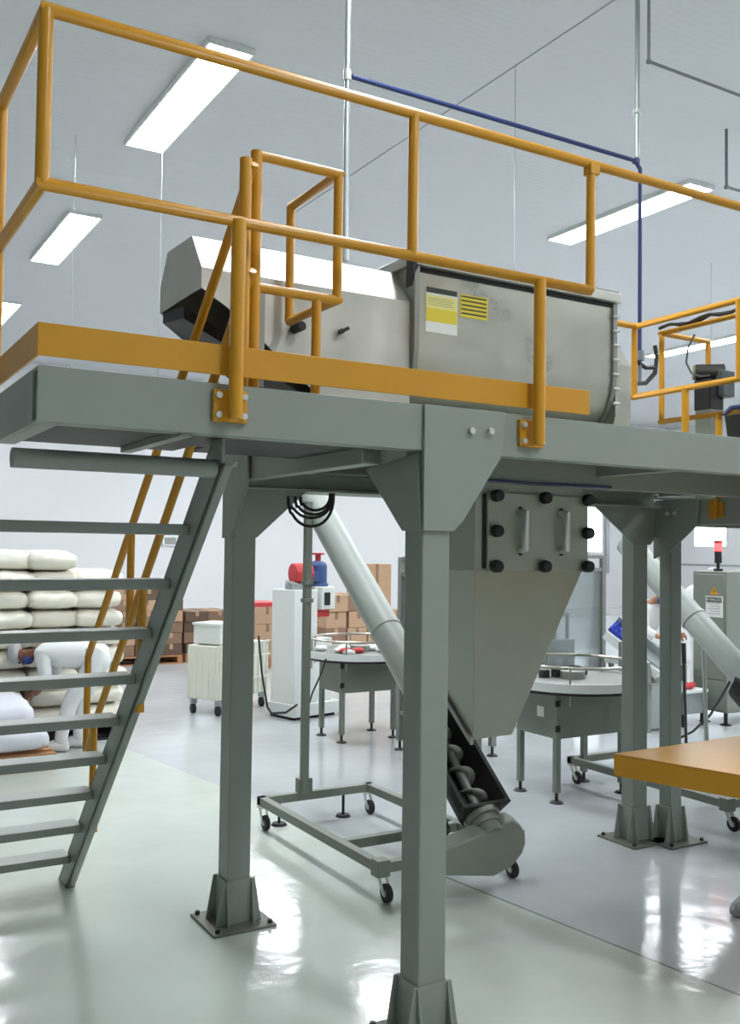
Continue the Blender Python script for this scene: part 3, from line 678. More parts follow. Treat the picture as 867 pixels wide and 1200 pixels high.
# ================================================================ LOW YELLOW STEP PLATFORM (right)
ys = thing('step_platform', 'low yellow chequer plate work step at the right edge', 'step', (3.4, 2.5, 0))
A = Vector((2.806, 2.837, .9)); ux = Vector((1.5, .04, 0)); uy = Vector((.29, -.957, 0)) * 1.1
def yplate():
    m = bpy.data.materials.new('yellow_chequer_plate'); m.use_nodes = True; nt = m.node_tree; b = nt.nodes['Principled BSDF']
    b.inputs['Base Color'].default_value = lin((200, 146, 52)); b.inputs['Roughness'].default_value = .3
    tc = nt.nodes.new('ShaderNodeTexCoord'); mp = nt.nodes.new('ShaderNodeMapping'); mp.inputs['Rotation'].default_value = (0, 0, .78); mp.inputs['Scale'].default_value = (34, 34, 34)
    ck = nt.nodes.new('ShaderNodeTexChecker'); ck.inputs['Scale'].default_value = 1.0
    nt.links.new(tc.outputs['Object'], mp.inputs[0]); nt.links.new(mp.outputs[0], ck.inputs[0])
    bp = nt.nodes.new('ShaderNodeBump'); bp.inputs['Strength'].default_value = .35; bp.inputs['Distance'].default_value = .004
    nt.links.new(ck.outputs[1], bp.inputs['Height']); nt.links.new(bp.outputs[0], b.inputs['Normal']); return m
M['yplate'] = yplate()
MB().prism([A, A + ux, A + ux + uy, A + uy], (0, 0, -.006)).build('top_plate', M['yplate'], ys, .001)
lo = Vector((0, 0, -.0065))
MB().prism([A + lo, A + ux + lo, A + ux + uy + lo, A + uy + lo], (0, 0, -.08)).build('frame', M['yellow'], ys, .002)
for k, (s, t) in enumerate(((.80, .08), (.95, .08), (.80, .92), (.95, .92))):
    p = A + ux * s + uy * t
    MB().box((p.x - .025, p.y - .025, 0), (p.x + .025, p.y + .025, .82)).build('leg', M['yellow'], ys, .002)

# ================================================================ ROTARY TABLES
def rotary_table(cx, cy, r, label, bx0, bx1, by0, by1, zt_=.80, sticker=True):
    t = thing('rotary_table', label, 'table', (cx, cy, 0), 'rotary collecting tables')
    MB().lathe((cx, cy, 0), [(r - .012, zt_ - .045), (r - .012, zt_ - .004), (.02, zt_ - .004), (.02, zt_ - .045)], 56).build('disc', M['inoxd'], t)
    MB().lathe((cx, cy, 0), [(r, zt_ - .045), (r, zt_ + .014), (r - .012, zt_ + .014), (r - .012, zt_ - .045)], 56).build('disc_rim', M['white'], t)
    MB().lathe((cx, cy, 0), [(r * .98, zt_ - .065), (r * .98, zt_ - .046), (.02, zt_ - .046), (.02, zt_ - .065)], 48).build('disc_underside', M['dark'], t)
    rl = MB().pipe([(cx + (r - .05) * math.cos(2 * math.pi * k / 44), cy + (r - .05) * math.sin(2 * math.pi * k / 44), zt_ + .115) for k in range(44)], .011, n=8, closed=True).build('guide_rail', M['inox'], t)
    for k in range(7):
        a = 2 * math.pi * k / 7 + .35; x, y = cx + (r - .03) * math.cos(a), cy + (r - .03) * math.sin(a)
        MB().cyl((x, y, zt_ - .14), (x, y, zt_ + .115), .007, n=8).build('rail_bracket', M['inoxd'], t)
    MB().cyl((cx, cy, zt_ - .01), (cx, cy, zt_ + .05), .09).build('hub', M['inoxd'], t, .004)
    bxo = MB().box((bx0, by0, .43), (bx1, by1, zt_ - .075)).build('cabinet', M['machine'], t, .004)
    for z in (.50, .67): MB().box((bx0 - .012, by0 - .012, z - .022), (bx0 + .025, by0 + .004, z + .022)).build('hinge', M['black'], bxo, .003)
    if sticker: MB().box((bx0 - .002, by0 + .13, .56), (bx0, by0 + .20, .63)).build('label', M['labelw'], bxo, smooth=False)
    MB().box(((bx0 + bx1) / 2 - .1, (by0 + by1) / 2 - .1, zt_ - .076), ((bx0 + bx1) / 2 + .1, (by0 + by1) / 2 + .1, zt_ - .06)).build('pedestal', M['dark'], t)
    for x, y in ((bx0 + .02, by0 + .02), (bx1 - .02, by0 + .02), (bx0 + .02, by1 - .02), (bx1 - .02, by1 - .02)):
        lg = MB().box((x - .02, y - .02, .07), (x + .02, y + .02, .432)).build('leg', M['machine'], t, .002)
        MB().cyl((x, y, .012), (x, y, .07), .012, n=10).cyl((x, y, 0), (x, y, .014), .05, .035, n=20).build('levelling_foot', M['dark'], lg)
    return t
rotary_table(4.78, 5.24, .50, 'larger grey rotary table with white rim behind the steel hopper', 4.43, 5.07, 5.01, 5.43)
rotary_table(4.42, 7.66, .50, 'smaller grey rotary table with white rim beside the filling machine', 4.11, 4.68, 7.44, 7.86, .77, False)
# packets on the far rotary table
pk = None
cols = ['white', 'red', 'white', 'labelw', 'red', 'white', 'labelw', 'red']
for k in range(12):
    a = random.uniform(0, 6.28); r = random.uniform(.14, .40); x, y = 4.42 + r * math.cos(a), 7.66 + r * math.sin(a)
    z = .762; mb = MB(); mb.ball((x, y, z + .028), .05, (1.25, .9, .55), 12)
    c_ = cols[k % 8]
    tag(mb.build('packet', M[c_], loc=(x, y, z)), ('glossy red' if c_ == 'red' else 'plain white') + ' food packet lying on the smaller rotary table', 'packet', ('red' if c_ == 'red' else 'white' if c_ == 'white' else 'white') + ' packets on the smaller rotary table')
for k in range(5):
    x, y = 4.62 + .09 * k, 5.36 - .03 * (k % 2)
    mb = MB().box((x - .03, y - .03, .792), (x + .03, y + .03, .85 + .02 * (k % 2)))
    tag(mb.build('guide_block', M['dark'], loc=(x, y, .79), bevel=.006), 'dark metal guide block standing on the larger rotary table', 'guide block', 'guide blocks on the larger rotary table')

# ================================================================ FILLING MACHINE
fm = thing('filling_machine', 'tall white filling machine cabinet with red and blue motors on top', 'machine', (4.4, 8.85, 0))
rz = Matrix.Rotation(math.radians(14), 3, 'Z'); pv = Vector((4.23, 8.60, 0))
def rb(lo, hi): return (Vector(lo) + pv, Vector(hi) + pv)
def rbox(mb, lo, hi): l, h = rb(lo, hi); return mb.box(l, h, rz, pv)
rbox(MB(), (-.02, -.02, .03), (.60, .42, .15)).build('plinth', M['white'], fm, .006)
rbox(MB(), (.0, .02, .15), (.30, .38, 1.28)).build('cabinet', M['white'], fm, .008)
rbox(MB(), (.0, .03, .0), (.56, .38, .03)).build('base_skid', M['black'], fm)
rbox(MB(), (.30, .08, .15), (.56, .36, .78)).build('side_column', M['white'], fm, .006)
cb = rbox(MB(), (.34, .0, 1.08), (.52, .10, 1.30)).build('control_box', M['white'], fm, .005)
rbox(MB(), (.37, -.006, 1.12), (.45, .0, 1.25)).build('control_panel', M['dark'], cb, .002)
rbox(MB(), (.30, .06, 1.24), (.56, .32, 1.31)).build('head_plate', M['white'], fm, .004)
c = pv + rz @ Vector((.42, .16, 0))
MB().cyl(c + Vector((0, 0, 1.31)), c + Vector((0, 0, 1.34)), .11).cyl(c + Vector((0, 0, 1.34)), c + Vector((0, 0, 1.52)), .095).ball(c + Vector((0, 0, 1.52)), .095, (1, 1, .55)).build('drive_motor', M['blue'], fm, .004)
MB().box(c + Vector((-.11, -.10, 1.36)), c + Vector((-.04, -.02, 1.46))).build('terminal_box', M['blue'], fm, .006)
MB().cyl(c + Vector((0, 0, 1.56)), c + Vector((0, 0, 1.63)), .03).cyl(c + Vector((0, 0, 1.63)), c + Vector((0, 0, 1.65)), .065).build('valve_cap', M['red'], fm, .003)
d = pv + rz @ Vector((.17, .16, 0))
MB().cyl(d + Vector((-.08, .0, 1.44)), d + Vector((.12, .0, 1.44)), .105).build('gear_unit', M['red'], fm, .01)
MB().box(d + Vector((-.12, -.08, 1.28)), d + Vector((.1, .08, 1.34))).pipe([d + Vector((-.17, -.05, 1.36)), d + Vector((-.05, -.05, 1.33))], .02).build('gear_bracket', M['galv'], fm, .004)
rbox(MB(), (.32, .06, 1.00), (.50, .24, 1.07)).build('filling_head', M['red'], fm, .006)
tag(MB().pipe([at(303, 745, 9.8), at(307, 790, 9.75), at(313, 828, 9.7), at(318, 836, 9.6), at(335, 835, 9.45), at(348, 826, 9.35)], .011, n=8).build('cable', M['dark'], loc=at(313, 836, 9.7)), 'dark cable hanging down beside the white filling machine base', 'cable')
tag(MB().pipe([at(382, 772, 8.3), at(376, 790, 8.3), at(366, 812, 8.5), at(362, 826, 8.6)], .008, n=8).build('cable', M['dark'], loc=at(376, 790, 8.4)), 'dark cable drooping from the smaller rotary table', 'cable')

# ================================================================ CRATE TROLLEY
tr_ = thing('trolley', 'cream ribbed plastic crate trolley on casters behind the left rear column', 'trolley', (4.0, 9.4, 0))
rz2 = Matrix.Rotation(math.radians(30), 3, 'Z'); tp = Vector((3.63, 9.12, 0))
def tb_(lo, hi, mb=None): mb = mb or MB(); return mb.box(Vector(lo) + tp, Vector(hi) + tp, rz2, tp)
tb_((0, .0, .16), (.86, .40, .70)).build('crate_body', M['cream'], tr_, .01)
rib = MB()
for k in range(12): tb_((.02 + .072 * k, -.012, .17), (.032 + .072 * k, .0, .69), rib)
for z in (.32, .55, .69): tb_((-.012, -.014, z), (.872, .0, z + .02), rib)
for k in range(5): tb_((-.012, .03 + .08 * k, .17), (0, .042 + .08 * k, .69), rib)
rib.build('rib', M['cream'], tr_, .002)
for x, y in ((.06, .04), (.80, .04), (.06, .36), (.80, .36)):
    w = tp + rz2 @ Vector((x, y, 0))
    cs = MB().box((w.x - .03, w.y - .03, .10), (w.x + .03, w.y + .03, .161)).build('caster', M['galv'], tr_, .003)
    MB().cyl((w.x - .02, w.y, .05), (w.x + .02, w.y, .05), .05, n=20).build('wheel', M['black'], cs, .006)
wb = thing('crate', 'white plastic crate standing on top of the cream trolley', 'crate', tp + Vector((.25, .3, .71)))
tb_((.04, .02, .711), (.36, .36, .92)).build('body', M['white'], wb, .012)
tb_((.03, .01, .90), (.37, .37, .925)).build('rim', M['white'], wb, .004)

# ================================================================ ROBUST STACKS
def pallet(x0, y0, w, d, label, m='wood'):
    t = thing('pallet', label, 'pallet', (x0 + w / 2, y0 + d / 2, 0))
    n = 6
    for k in range(n): MB().box((x0, y0 + (d - .09) * k / (n - 1), .105), (x0 + w, y0 + (d - .09) * k / (n - 1) + .09, .125)).build('deck_board', M[m], t, .003)
    for k in range(3): MB().box((x0 + (w - .08) * k / 2, y0, .018), (x0 + (w - .08) * k / 2 + .08, y0 + d, .105)).build('bearer', M[m], t, .003)
    for k in range(3): MB().box((x0, y0 + (d - .09) * k / 2, 0), (x0 + w, y0 + (d - .09) * k / 2 + .09, .018)).build('bottom_board', M[m], t, .002)
    return t
sack_mesh = []
def sack_me(seed, w, d, h, m):
    rnd = random.Random(seed); bm = bmesh.new(); bmesh.ops.create_cube(bm, size=2); bmesh.ops.subdivide_edges(bm, edges=bm.edges[:], cuts=7, use_grid_fill=True)
    ph = [rnd.uniform(0, 6) for _ in range(6)]
    for v in bm.verts:
        x, y, z = v.co
        k = (1 - .10 * (abs(y) ** 3) - .05 * abs(x) ** 3)
        zz = math.copysign(abs(z) ** .8, z) * k * (1 - .24 * max(abs(x) ** 6, abs(y) ** 7))
        xx = x * (1 - .07 * abs(z) ** 2 - .05 * y * y); yy = y * (1 - .07 * abs(z) ** 2 - .04 * x * x)
        wv = .05 * math.sin(3 * x + ph[0]) * math.sin(2.5 * y + ph[1]) + .035 * math.sin(6 * x + 2 * z + ph[2]) + .03 * math.sin(7 * y + 3 * z + ph[3])
        v.co = Vector(((xx + wv * .3) * w / 2, (yy + wv * .3) * d / 2, (zz + wv * (z > -.5)) * h / 2 + h / 2))
    mz = min(v.co.z for v in bm.verts)
    for v in bm.verts: v.co.z -= mz
    me = bpy.data.meshes.new('sack'); bm.to_mesh(me); bm.free(); me.materials.append(M[m])
    for f in me.polygons: f.use_smooth = True
    return me
pallet(1.28, 8.5, 1.26, .95, 'black pallet under the tall stack of glossy white sacks', 'black')
variants = [sack_me(s, .425, .9, .182, 'sack') for s in range(5)]
nlay = 9; sh_ = .168
side = ['left', 'middle', 'right']
for l in range(nlay):
    for k in range(3):
        if l == nlay - 1 and k == 2: continue
        o = bpy.data.objects.new('sack', variants[(l * 3 + k * 2) % 5]); COL.objects.link(o)
        o.location = (1.47 + .425 * k + random.uniform(-.02, .02) - .012 * l * (k - 1) * .5, 8.98 + random.uniform(-.03, .03), .125 + sh_ * l)
        o.rotation_euler = (0, 0, random.uniform(-.05, .05) + (math.pi if (l + k) % 2 else 0))
        lay = 'bottom' if l == 0 else 'top' if l == nlay - 1 else ORD[l] + ' from bottom'
        tag(o, 'glossy white sack in the tall stack, %s layer, %s column' % (lay, side[k]), 'sack', 'glossy white sacks on the black pallet')
pallet(.72, 7.55, 1.0, .85, 'brown wooden pallet in front of the bending worker')
v2 = [sack_me(31 + s, .62, .8, .21, 'sack2') for s in range(2)]
for k, (x, y, z, r, lb) in enumerate(((1.36, 7.95, .125, .03, 'pale paper sack lying directly on the brown pallet'), (1.28, 8.0, .30, -.06, 'pale paper sack gripped by the bending worker, on another sack'))):
    o = bpy.data.objects.new('sack', v2[k]); COL.objects.link(o); o.location = (x, y, z); o.rotation_euler = (0, .03 * k, r); tag(o, lb, 'sack')

def carton(x0, y0, z0, w, d, h, m, label, group=None, rot=0):
    c = Vector((x0 + w / 2, y0 + d / 2, z0)); R_ = Matrix.Rotation(rot, 3, 'Z')
    b_ = MB().box((x0, y0, z0), (x0 + w, y0 + d, z0 + h), R_, c); t = b_.build('carton', M[m], loc=c, bevel=.004)
    tag(t, label, 'box', group)
    tp_ = MB().box((x0 + w / 2 - .025, y0 - .001, z0 + h * .55), (x0 + w / 2 + .025, y0 + .002, z0 + h), R_, c).box((x0 + w / 2 - .025, y0, z0 + h - .001), (x0 + w / 2 + .025, y0 + d, z0 + h + .001), R_, c).build('packing_tape', M['kraft'] if m != 'kraft' else M['kraft2'], t, smooth=False)
    return t
# stacks of brown bundles far behind the stairs
def stack(px0, px1, py_top, py_base, Yp, nx, nl, ms, what, where):
    p0 = pp(px0, py_base, Yp); p1 = pp(px1, py_base, Yp); zt_ = pp((px0 + px1) / 2, py_top, Yp).z
    x0, x1 = p0.x, p1.x; w = (x1 - x0) / nx; h = (zt_ - .125) / nl
    pallet(x0, Yp, x1 - x0, .8, 'wooden pallet under the ' + where)
    for l in range(nl):
        for k in range(nx):
            if l == nl - 1 and k == nx - 1 and nx > 2: continue
            j = random.uniform(-.03, .03)
            lay = 'bottom' if l == 0 else ('top' if l == nl - 1 else ORD[l] + ' from bottom')
            carton(x0 + w * k + .008 + j * .4, Yp + .02 + abs(j), .126 + h * l, w - .016, .74, h - .004, ms[(l + k) % len(ms)], '%s, %s layer, %s column, %s' % (what, lay, ORD[k], where), what + 's in the ' + where, j * .6)
stack(131, 214, 690, 779, 13.5, 3, 6, ['kraft2', 'kraft', 'kraft3', 'kraft2'], 'brown carton', 'tall stack behind the stairs')
stack(217, 300, 716, 776, 13.6, 3, 4, ['kraft3', 'kraft2', 'kraft3'], 'dark brown carton', 'low stack behind the trolley')
stack(300, 330, 711, 772, 12.5, 1, 3, ['kraft', 'kraft'], 'kraft carton', 'narrow stack left of filling machine')
q = pp(300, 711, 12.5); q2 = pp(324, 706, 12.5)
tag(MB().box((q.x, 12.55, q.z - .03), (q2.x + .1, 13.1, q2.z)).build('folded_sheet', M['red'], loc=(q.x, 12.6, q.z - .03), bevel=.01), 'red folded sheet on the narrow carton stack', 'sheet')
stack(384, 478, 697, 775, 11.8, 4, 4, ['kraft', 'kraft2', 'kraft'], 'kraft carton', 'wide stack behind smaller rotary table')
q = pp(424, 700, 12.7); q2 = pp(450, 661, 12.7)
pallet(q.x - .1, 12.62, q2.x - q.x + .3, .7, 'wooden pallet under the tall single carton')
carton(q.x, 12.68, .126, q2.x - q.x + .12, .5, q2.z - .126, 'kraft', 'tall single kraft carton rising behind the inclined screw conveyor')

# ================================================================ ACRYLIC MACHINE GUARDS
def enclosure(x0, x1, y0, y1, h, label, lower=True):
    t = thing('machine_guard', label, 'machine guard', ((x0 + x1) / 2, (y0 + y1) / 2, 0), 'clear machine guards')
    for x, y in ((x0, y0), (x1, y0), (x0, y1), (x1, y1)):
        p = MB().box((x - .025, y - .025, .08), (x + .025, y + .025, h)).build('post', M['inoxd'], t, .003)
        MB().cyl((x, y, .012), (x, y, .08), .012, n=10).cyl((x, y, 0), (x, y, .014), .05, .035, n=18).build('levelling_foot', M['dark'], p)
    for z in (h - .03, h - .16, .30):
        MB().box((x0 + .025, y0 - .02, z), (x1 - .025, y0 + .02, z + .035)).box((x0 + .025, y1 - .02, z), (x1 - .025, y1 + .02, z + .035)).box((x0 - .02, y0 + .025, z), (x0 + .02, y1 - .025, z + .035)).box((x1 - .02, y0 + .025, z), (x1 + .02, y1 - .025, z + .035)).build('cross_rail', M['inoxd'], t, .002)
    for a_, b_ in (((x0 + .025, y0 - .003), (x1 - .025, y0 + .003)), ((x0 - .003, y0 + .025), (x0 + .003, y1 - .025)), ((x0 + .025, y1 - .003), (x1 - .025, y1 + .003))):
        MB().box((a_[0], a_[1], .336), (b_[0], b_[1], h - .161)).build('acrylic_pane', M['acrylic'], t, smooth=False)
    return t
enclosure(4.43, 4.98, 6.42, 6.98, 1.63, 'clear guarded machine frame standing behind the front column')
inn = MB().box((4.5, 6.5, .34), (4.9, 6.9, .72)).build('feeder', M['galv'], loc=(4.7, 6.7, .34), bevel=.01)
tag(inn, 'grey feeder block inside the guard behind the front column', 'machine')
MB().box((4.48, 6.48, .0), (4.92, 6.92, .345)).build('feeder_base', M['inoxd'], inn, .006)
e1_ = pp(611, 700, 7.35); e2_ = pp(706, 700, 7.35)
enclosure(e1_.x, e2_.x, 7.35, 8.1, 1.66, 'clear guarded machine frame behind the larger rotary table')
ex = (e1_.x + e2_.x) / 2
mc = thing('capping_machine', 'grey machine column inside the clear guard behind the larger table', 'machine', (ex, 7.7, 0))
MB().box((ex - .22, 7.5, 0), (ex + .3, 7.98, .80)).build('base', M['machine'], mc, .01)
MB().cyl((ex - .05, 7.72, .8), (ex - .05, 7.72, 1.2), .10).cyl((ex - .05, 7.72, 1.2), (ex - .05, 7.72, 1.32), .13).build('column', M['galv'], mc, .006)
MB().pipe([(ex + .10, 7.6, .8), (ex + .10, 7.6, 1.05), (ex + .28, 7.6, 1.05), (ex + .28, 7.6, .8)], .02).build('bracket', M['dark'], mc)

# ================================================================ ELECTRICAL CABINET
ec = thing('electrical_cabinet', 'grey electrical cabinet with white warning notice at the right edge', 'cabinet', (8.3, 6.8, 0))
ex0, ex1, ey0, ey1 = 7.86, 8.70, 6.42, 6.84
body = MB().box((ex0, ey0, .13), (ex1, ey1, 1.52)).build('body', M['machine'], ec, .01)
MB().box((ex0 - .012, ey0 + .03, .45), (ex0, ey1 - .03, 1.49)).build('door', M['machine'], ec, .006)
MB().box((ex0 - .010, ey0 + .03, .15), (ex0, ey1 - .03, .435)).build('lower_panel', M['machine'], ec, .006)
for y in (ey0 + .08, ey1 - .08):
    for x in (ex0 + .08, ex1 - .08):
        MB().cyl((x, y, .012), (x, y, .13), .02, n=10).cyl((x, y, 0), (x, y, .015), .06, .04, n=18).build('levelling_foot', M['dark'], ec)
# notice on the side facing the stairs
def cab(py, px):  # height on the side plane x = ex0
    v = R3 @ Vector(((px - 433.5) / FPX, (600 - py) / FPX, -1)); k = (ex0 - .013) / v.x; return Vector((0, 0, CAMH)) + v * k
n0 = cab(724, 847); n1 = cab(698, 827)
sg = MB().box((ex0 - .016, n0.y, n0.z), (ex0 - .0125, n1.y, n1.z)).build('warning_notice', M['labelw'], ec, smooth=False); sg['label'] = 'white notice headed ATENÇÃO in a black band'
hz = n1.z - n0.z; wy = n1.y - n0.y
MB().box((ex0 - .0175, n0.y + .01, n1.z - hz * .30), (ex0 - .016, n1.y - .01, n1.z - .012)).build('notice_heading', M['ink'], sg, smooth=False)
textmesh('ATENÇÃO', hz * .19, 'heading_text', 'labelw', sg, (ex0 - .0182, (n0.y + n1.y) / 2, n1.z - hz * .30 / 2 - .006), (0, -1, 0), (0, 0, 1))
for k in range(5): MB().box((ex0 - .0172, n0.y + .03, n0.z + .03 + k * hz * .12), (ex0 - .016, n1.y - .03 - .03 * (k % 2), n0.z + .036 + k * hz * .12)).build('text_line', M['inkg'], sg, smooth=False)
yc = (n0.y + n1.y) / 2; zt_ = n1.z + .015
tri = MB().prism([(ex0 - .0135, yc - .055, zt_), (ex0 - .0135, yc + .055, zt_), (ex0 - .0135, yc, zt_ + .085)], (-.003, 0, 0)).build('warning_triangle', M['orange'], ec, smooth=False)
MB().prism([(ex0 - .017, yc + .004, zt_ + .06), (ex0 - .017, yc - .012, zt_ + .034), (ex0 - .017, yc + .002, zt_ + .034), (ex0 - .017, yc - .004, zt_ + .01), (ex0 - .017, yc + .014, zt_ + .042), (ex0 - .017, yc + .0, zt_ + .042)], (-.001, 0, 0)).build('lightning_mark', M['ink'], tri, smooth=False)
bcn = thing('signal_beacon', 'red lit signal beacon on the electrical cabinet', 'beacon', (8.1, 6.6, 1.52))
bq = cab(668, 848); bX, bY = ex0 + .08, ey0 + .17
MB().cyl((bX, bY, 1.52), (bX, bY, 1.545), .045).cyl((bX, bY, 1.545), (bX, bY, 1.60), .016).cyl((bX, bY, 1.60), (bX, bY, 1.72), .035).build('base', M['black'], bcn, .003)
MB().cyl((bX, bY, 1.72), (bX, bY, 1.80), .04).build('lens', M['redlamp'], bcn, .006)
MB().cyl((bX, bY, 1.80), (bX, bY, 1.825), .042).build('cap', M['red'], bcn, .004)
tag(MB().pipe([at(875, 772, 8.0), at(862, 786, 8.0), at(848, 812, 8.1), at(832, 838, 8.3), at(812, 857, 8.5), at(790, 868, 8.7), at(760, 871, 9.0)], .011, n=8).build('cable', M['dark'], loc=at(820, 850, 8.3)), 'grey cable sagging across the floor in front of the electrical cabinet', 'cable')

# ================================================================ INCLINED BLUE BELT
bc = thing('belt_conveyor', 'small inclined belt conveyor with a blue cleated belt', 'conveyor', at(745, 860, 9.3))
s0 = at(713, 737, 9.3); s1 = at(776, 786, 9.1); dv = (s1 - s0).normalized(); sd_ = Vector((.5, .86, 0)); sd_ -= dv * sd_.dot(dv); sd_.normalize(); up_ = sd_.cross(dv).normalized()
if up_.z < 0: up_ = -up_
sd_, up_ = sd_ * .82 + up_ * .57, up_ * .82 - sd_ * .57
def slab(mb, a, b, o, w, h): return mb.prism([a + sd_ * o - up_ * h / 2, a + sd_ * (o + w) - up_ * h / 2, a + sd_ * (o + w) + up_ * h / 2, a + sd_ * o + up_ * h / 2], b - a)
s2 = s0 + (s1 - s0) * .55
slab(MB(), s0, s2, 0, .16, .05).build('belt', M['belt'], bc)
cl = MB()
for k in range(6): p = s0 + (s2 - s0) * (k + .5) / 6 + up_ * .04; slab(cl, p, p + dv * .012, .01, .14, .05)
cl.build('cleat', M['belt'], bc)
slab(MB(), s2, s1, 0, .16, .02).build('discharge_slide', M['galv'], bc, .002)
slab(MB(), s0 - up_ * .06, s1 - up_ * .06, -.03, .03, .09).build('side_rail', M['white'], bc, .003)
slab(MB(), s0 + up_ * .03, s1 + up_ * .03, .16, .03, .12).build('side_rail', M['galv'], bc, .003)
for s, k in ((.25, -.01), (.75, -.01), (.25, .14), (.75, .14)):
    p = s0 + (s1 - s0) * s + sd_ * k; MB().box((p.x - .02, p.y - .02, 0), (p.x + .02, p.y + .02, p.z - .02)).build('leg', M['inoxd'], bc, .002)

# pack table with red packets, storage boxes between the right columns
pt_ = thing('packing_table', 'white topped packing table seen between the two right columns', 'table', at(762, 850, 9.7))
c = at(763, 772, 9.7)
MB().box((c.x - .35, c.y - .2, c.z - .05), (c.x + .35, c.y + .3, c.z)).build('table_top', M['white'], pt_, .005)
for dx, dy in ((-.3, -.15), (.3, -.15), (-.3, .25), (.3, .25)): MB().box((c.x + dx - .02, c.y + dy - .02, 0), (c.x + dx + .02, c.y + dy + .02, c.z - .05)).build('leg', M['inoxd'], pt_, .002)
c = at(762, 800, 9.4); 
bn = thing('steel_bin', 'grey steel bin under the belt conveyor between the right columns', 'bin', (c.x, c.y, 0))
MB().loft([(c.x - .16, c.y - .16, .02), (c.x + .16, c.y - .16, .02), (c.x + .16, c.y + .16, .02), (c.x - .16, c.y + .16, .02)], [(c.x - .22, c.y - .22, .45), (c.x + .22, c.y - .22, .45), (c.x + .22, c.y + .22, .45), (c.x - .22, c.y + .22, .45)]).build('body', M['galv'], bn, .004)
MB().box((c.x - .23, c.y - .23, .44), (c.x + .23, c.y + .23, .46)).build('rim', M['inoxd'], bn, .003)
c = at(806, 806, 9.6)
wt = thing('work_table', 'low grey table holding red packets left of the electrical cabinet', 'table', (c.x, c.y, 0))
MB().box((c.x - .2, c.y - .15, c.z - .03), (c.x + .12, c.y + .3, c.z)).build('table_top', M['white'], wt, .004)
MB().box((c.x - .18, c.y - .1, .12), (c.x + .1, c.y + .26, c.z - .03)).build('cabinet', M['galv'], wt, .004)
for dx, dy in ((-.17, -.1), (.09, -.1), (-.17, .25), (.09, .25)): MB().box((c.x + dx - .015, c.y + dy - .015, 0), (c.x + dx + .015, c.y + dy + .015, .12)).build('leg', M['dark'], wt)
for k in range(6):
    x, y = c.x - .12 + .05 * (k % 4), c.y - .08 + .06 * (k // 2)
    tag(MB().ball((x, y, c.z + .03), .045, (1.1, .8, .66), 12).build('packet', M['red'], loc=(x, y, c.z)), 'glossy red packet on the low grey table left of the electrical cabinet', 'packet', 'red packets on the low grey table')
b0_ = at(804, 882, 8.3)
br = thing('broom', 'thin dark pole with black grip standing right of the paired columns', 'broom', (b0_.x, b0_.y, 0))
MB().cyl((b0_.x, b0_.y, .05), (b0_.x - .01, b0_.y + .02, .82), .013).build('handle', M['dark'], br)
MB().cyl((b0_.x - .0078, b0_.y + .017, .74), (b0_.x - .0105, b0_.y + .0205, .92), .02).build('grip', M['black'], br, .004)
MB().box((b0_.x - .12, b0_.y - .03, 0), (b0_.x + .12, b0_.y + .03, .06)).build('head', M['dark'], br, .006)
# wall fittings
wv = pp(199, 634, Y1 - .02)
tag(MB().box((wv.x - .18, Y1 - .05, wv.z - .12), (wv.x + .18, Y1, wv.z + .12)).build('switch_box', M['labelw'], loc=(wv.x, Y1, wv.z), bevel=.01), 'small white switch box on the far wall above the stair stringer', 'switch')
MB().box((wv.x - .14, Y1 - .056, wv.z - .08), (wv.x + .14, Y1 - .05, wv.z + .08)).build('cover_plate', M['inkg'], bpy.data.objects['switch_box'], smooth=False)

# ================================================================ PEOPLE
def skinmesh(name, chains, m, parent, sub=2, root=0):
    """chains: list of lists of (Vector, radius); a chain may start with an int index of an earlier vertex"""
    bm = bmesh.new(); lay = bm.verts.layers.skin.verify(); V = []; rad = []
    for ch in chains:
        prev = None
        for it in ch:
            if isinstance(it, int): prev = V[it]; continue
            v = bm.verts.new(it[0]); V.append(v); rad.append(it[1])
            if prev is not None: bm.edges.new((prev, v))
            prev = v
    org = Vector((0, 0, 0)); p = parent
    while p is not None: org += p.location; p = p.parent
    for v in bm.verts: v.co -= org
    for i, v in enumerate(V):
        r = rad[i]; v[lay].radius = r if isinstance(r, tuple) else (r, r); v[lay].use_root = (i == root)
    me = bpy.data.meshes.new(name); bm.to_mesh(me); bm.free(); me.materials.append(M[m])
    o = bpy.data.objects.new(name, me); COL.objects.link(o); o.parent = parent
    sk = o.modifiers.new('skin', 'SKIN'); sk.use_smooth_shade = True
    s_ = o.modifiers.new('sub', 'SUBSURF'); s_.levels = sub; s_.render_levels = sub
    return o
RT = Vector((math.cos(YAW), -math.sin(YAW), 0)); FW = Vector((math.sin(YAW), math.cos(YAW), 0)); UP = Vector((0, 0, 1))
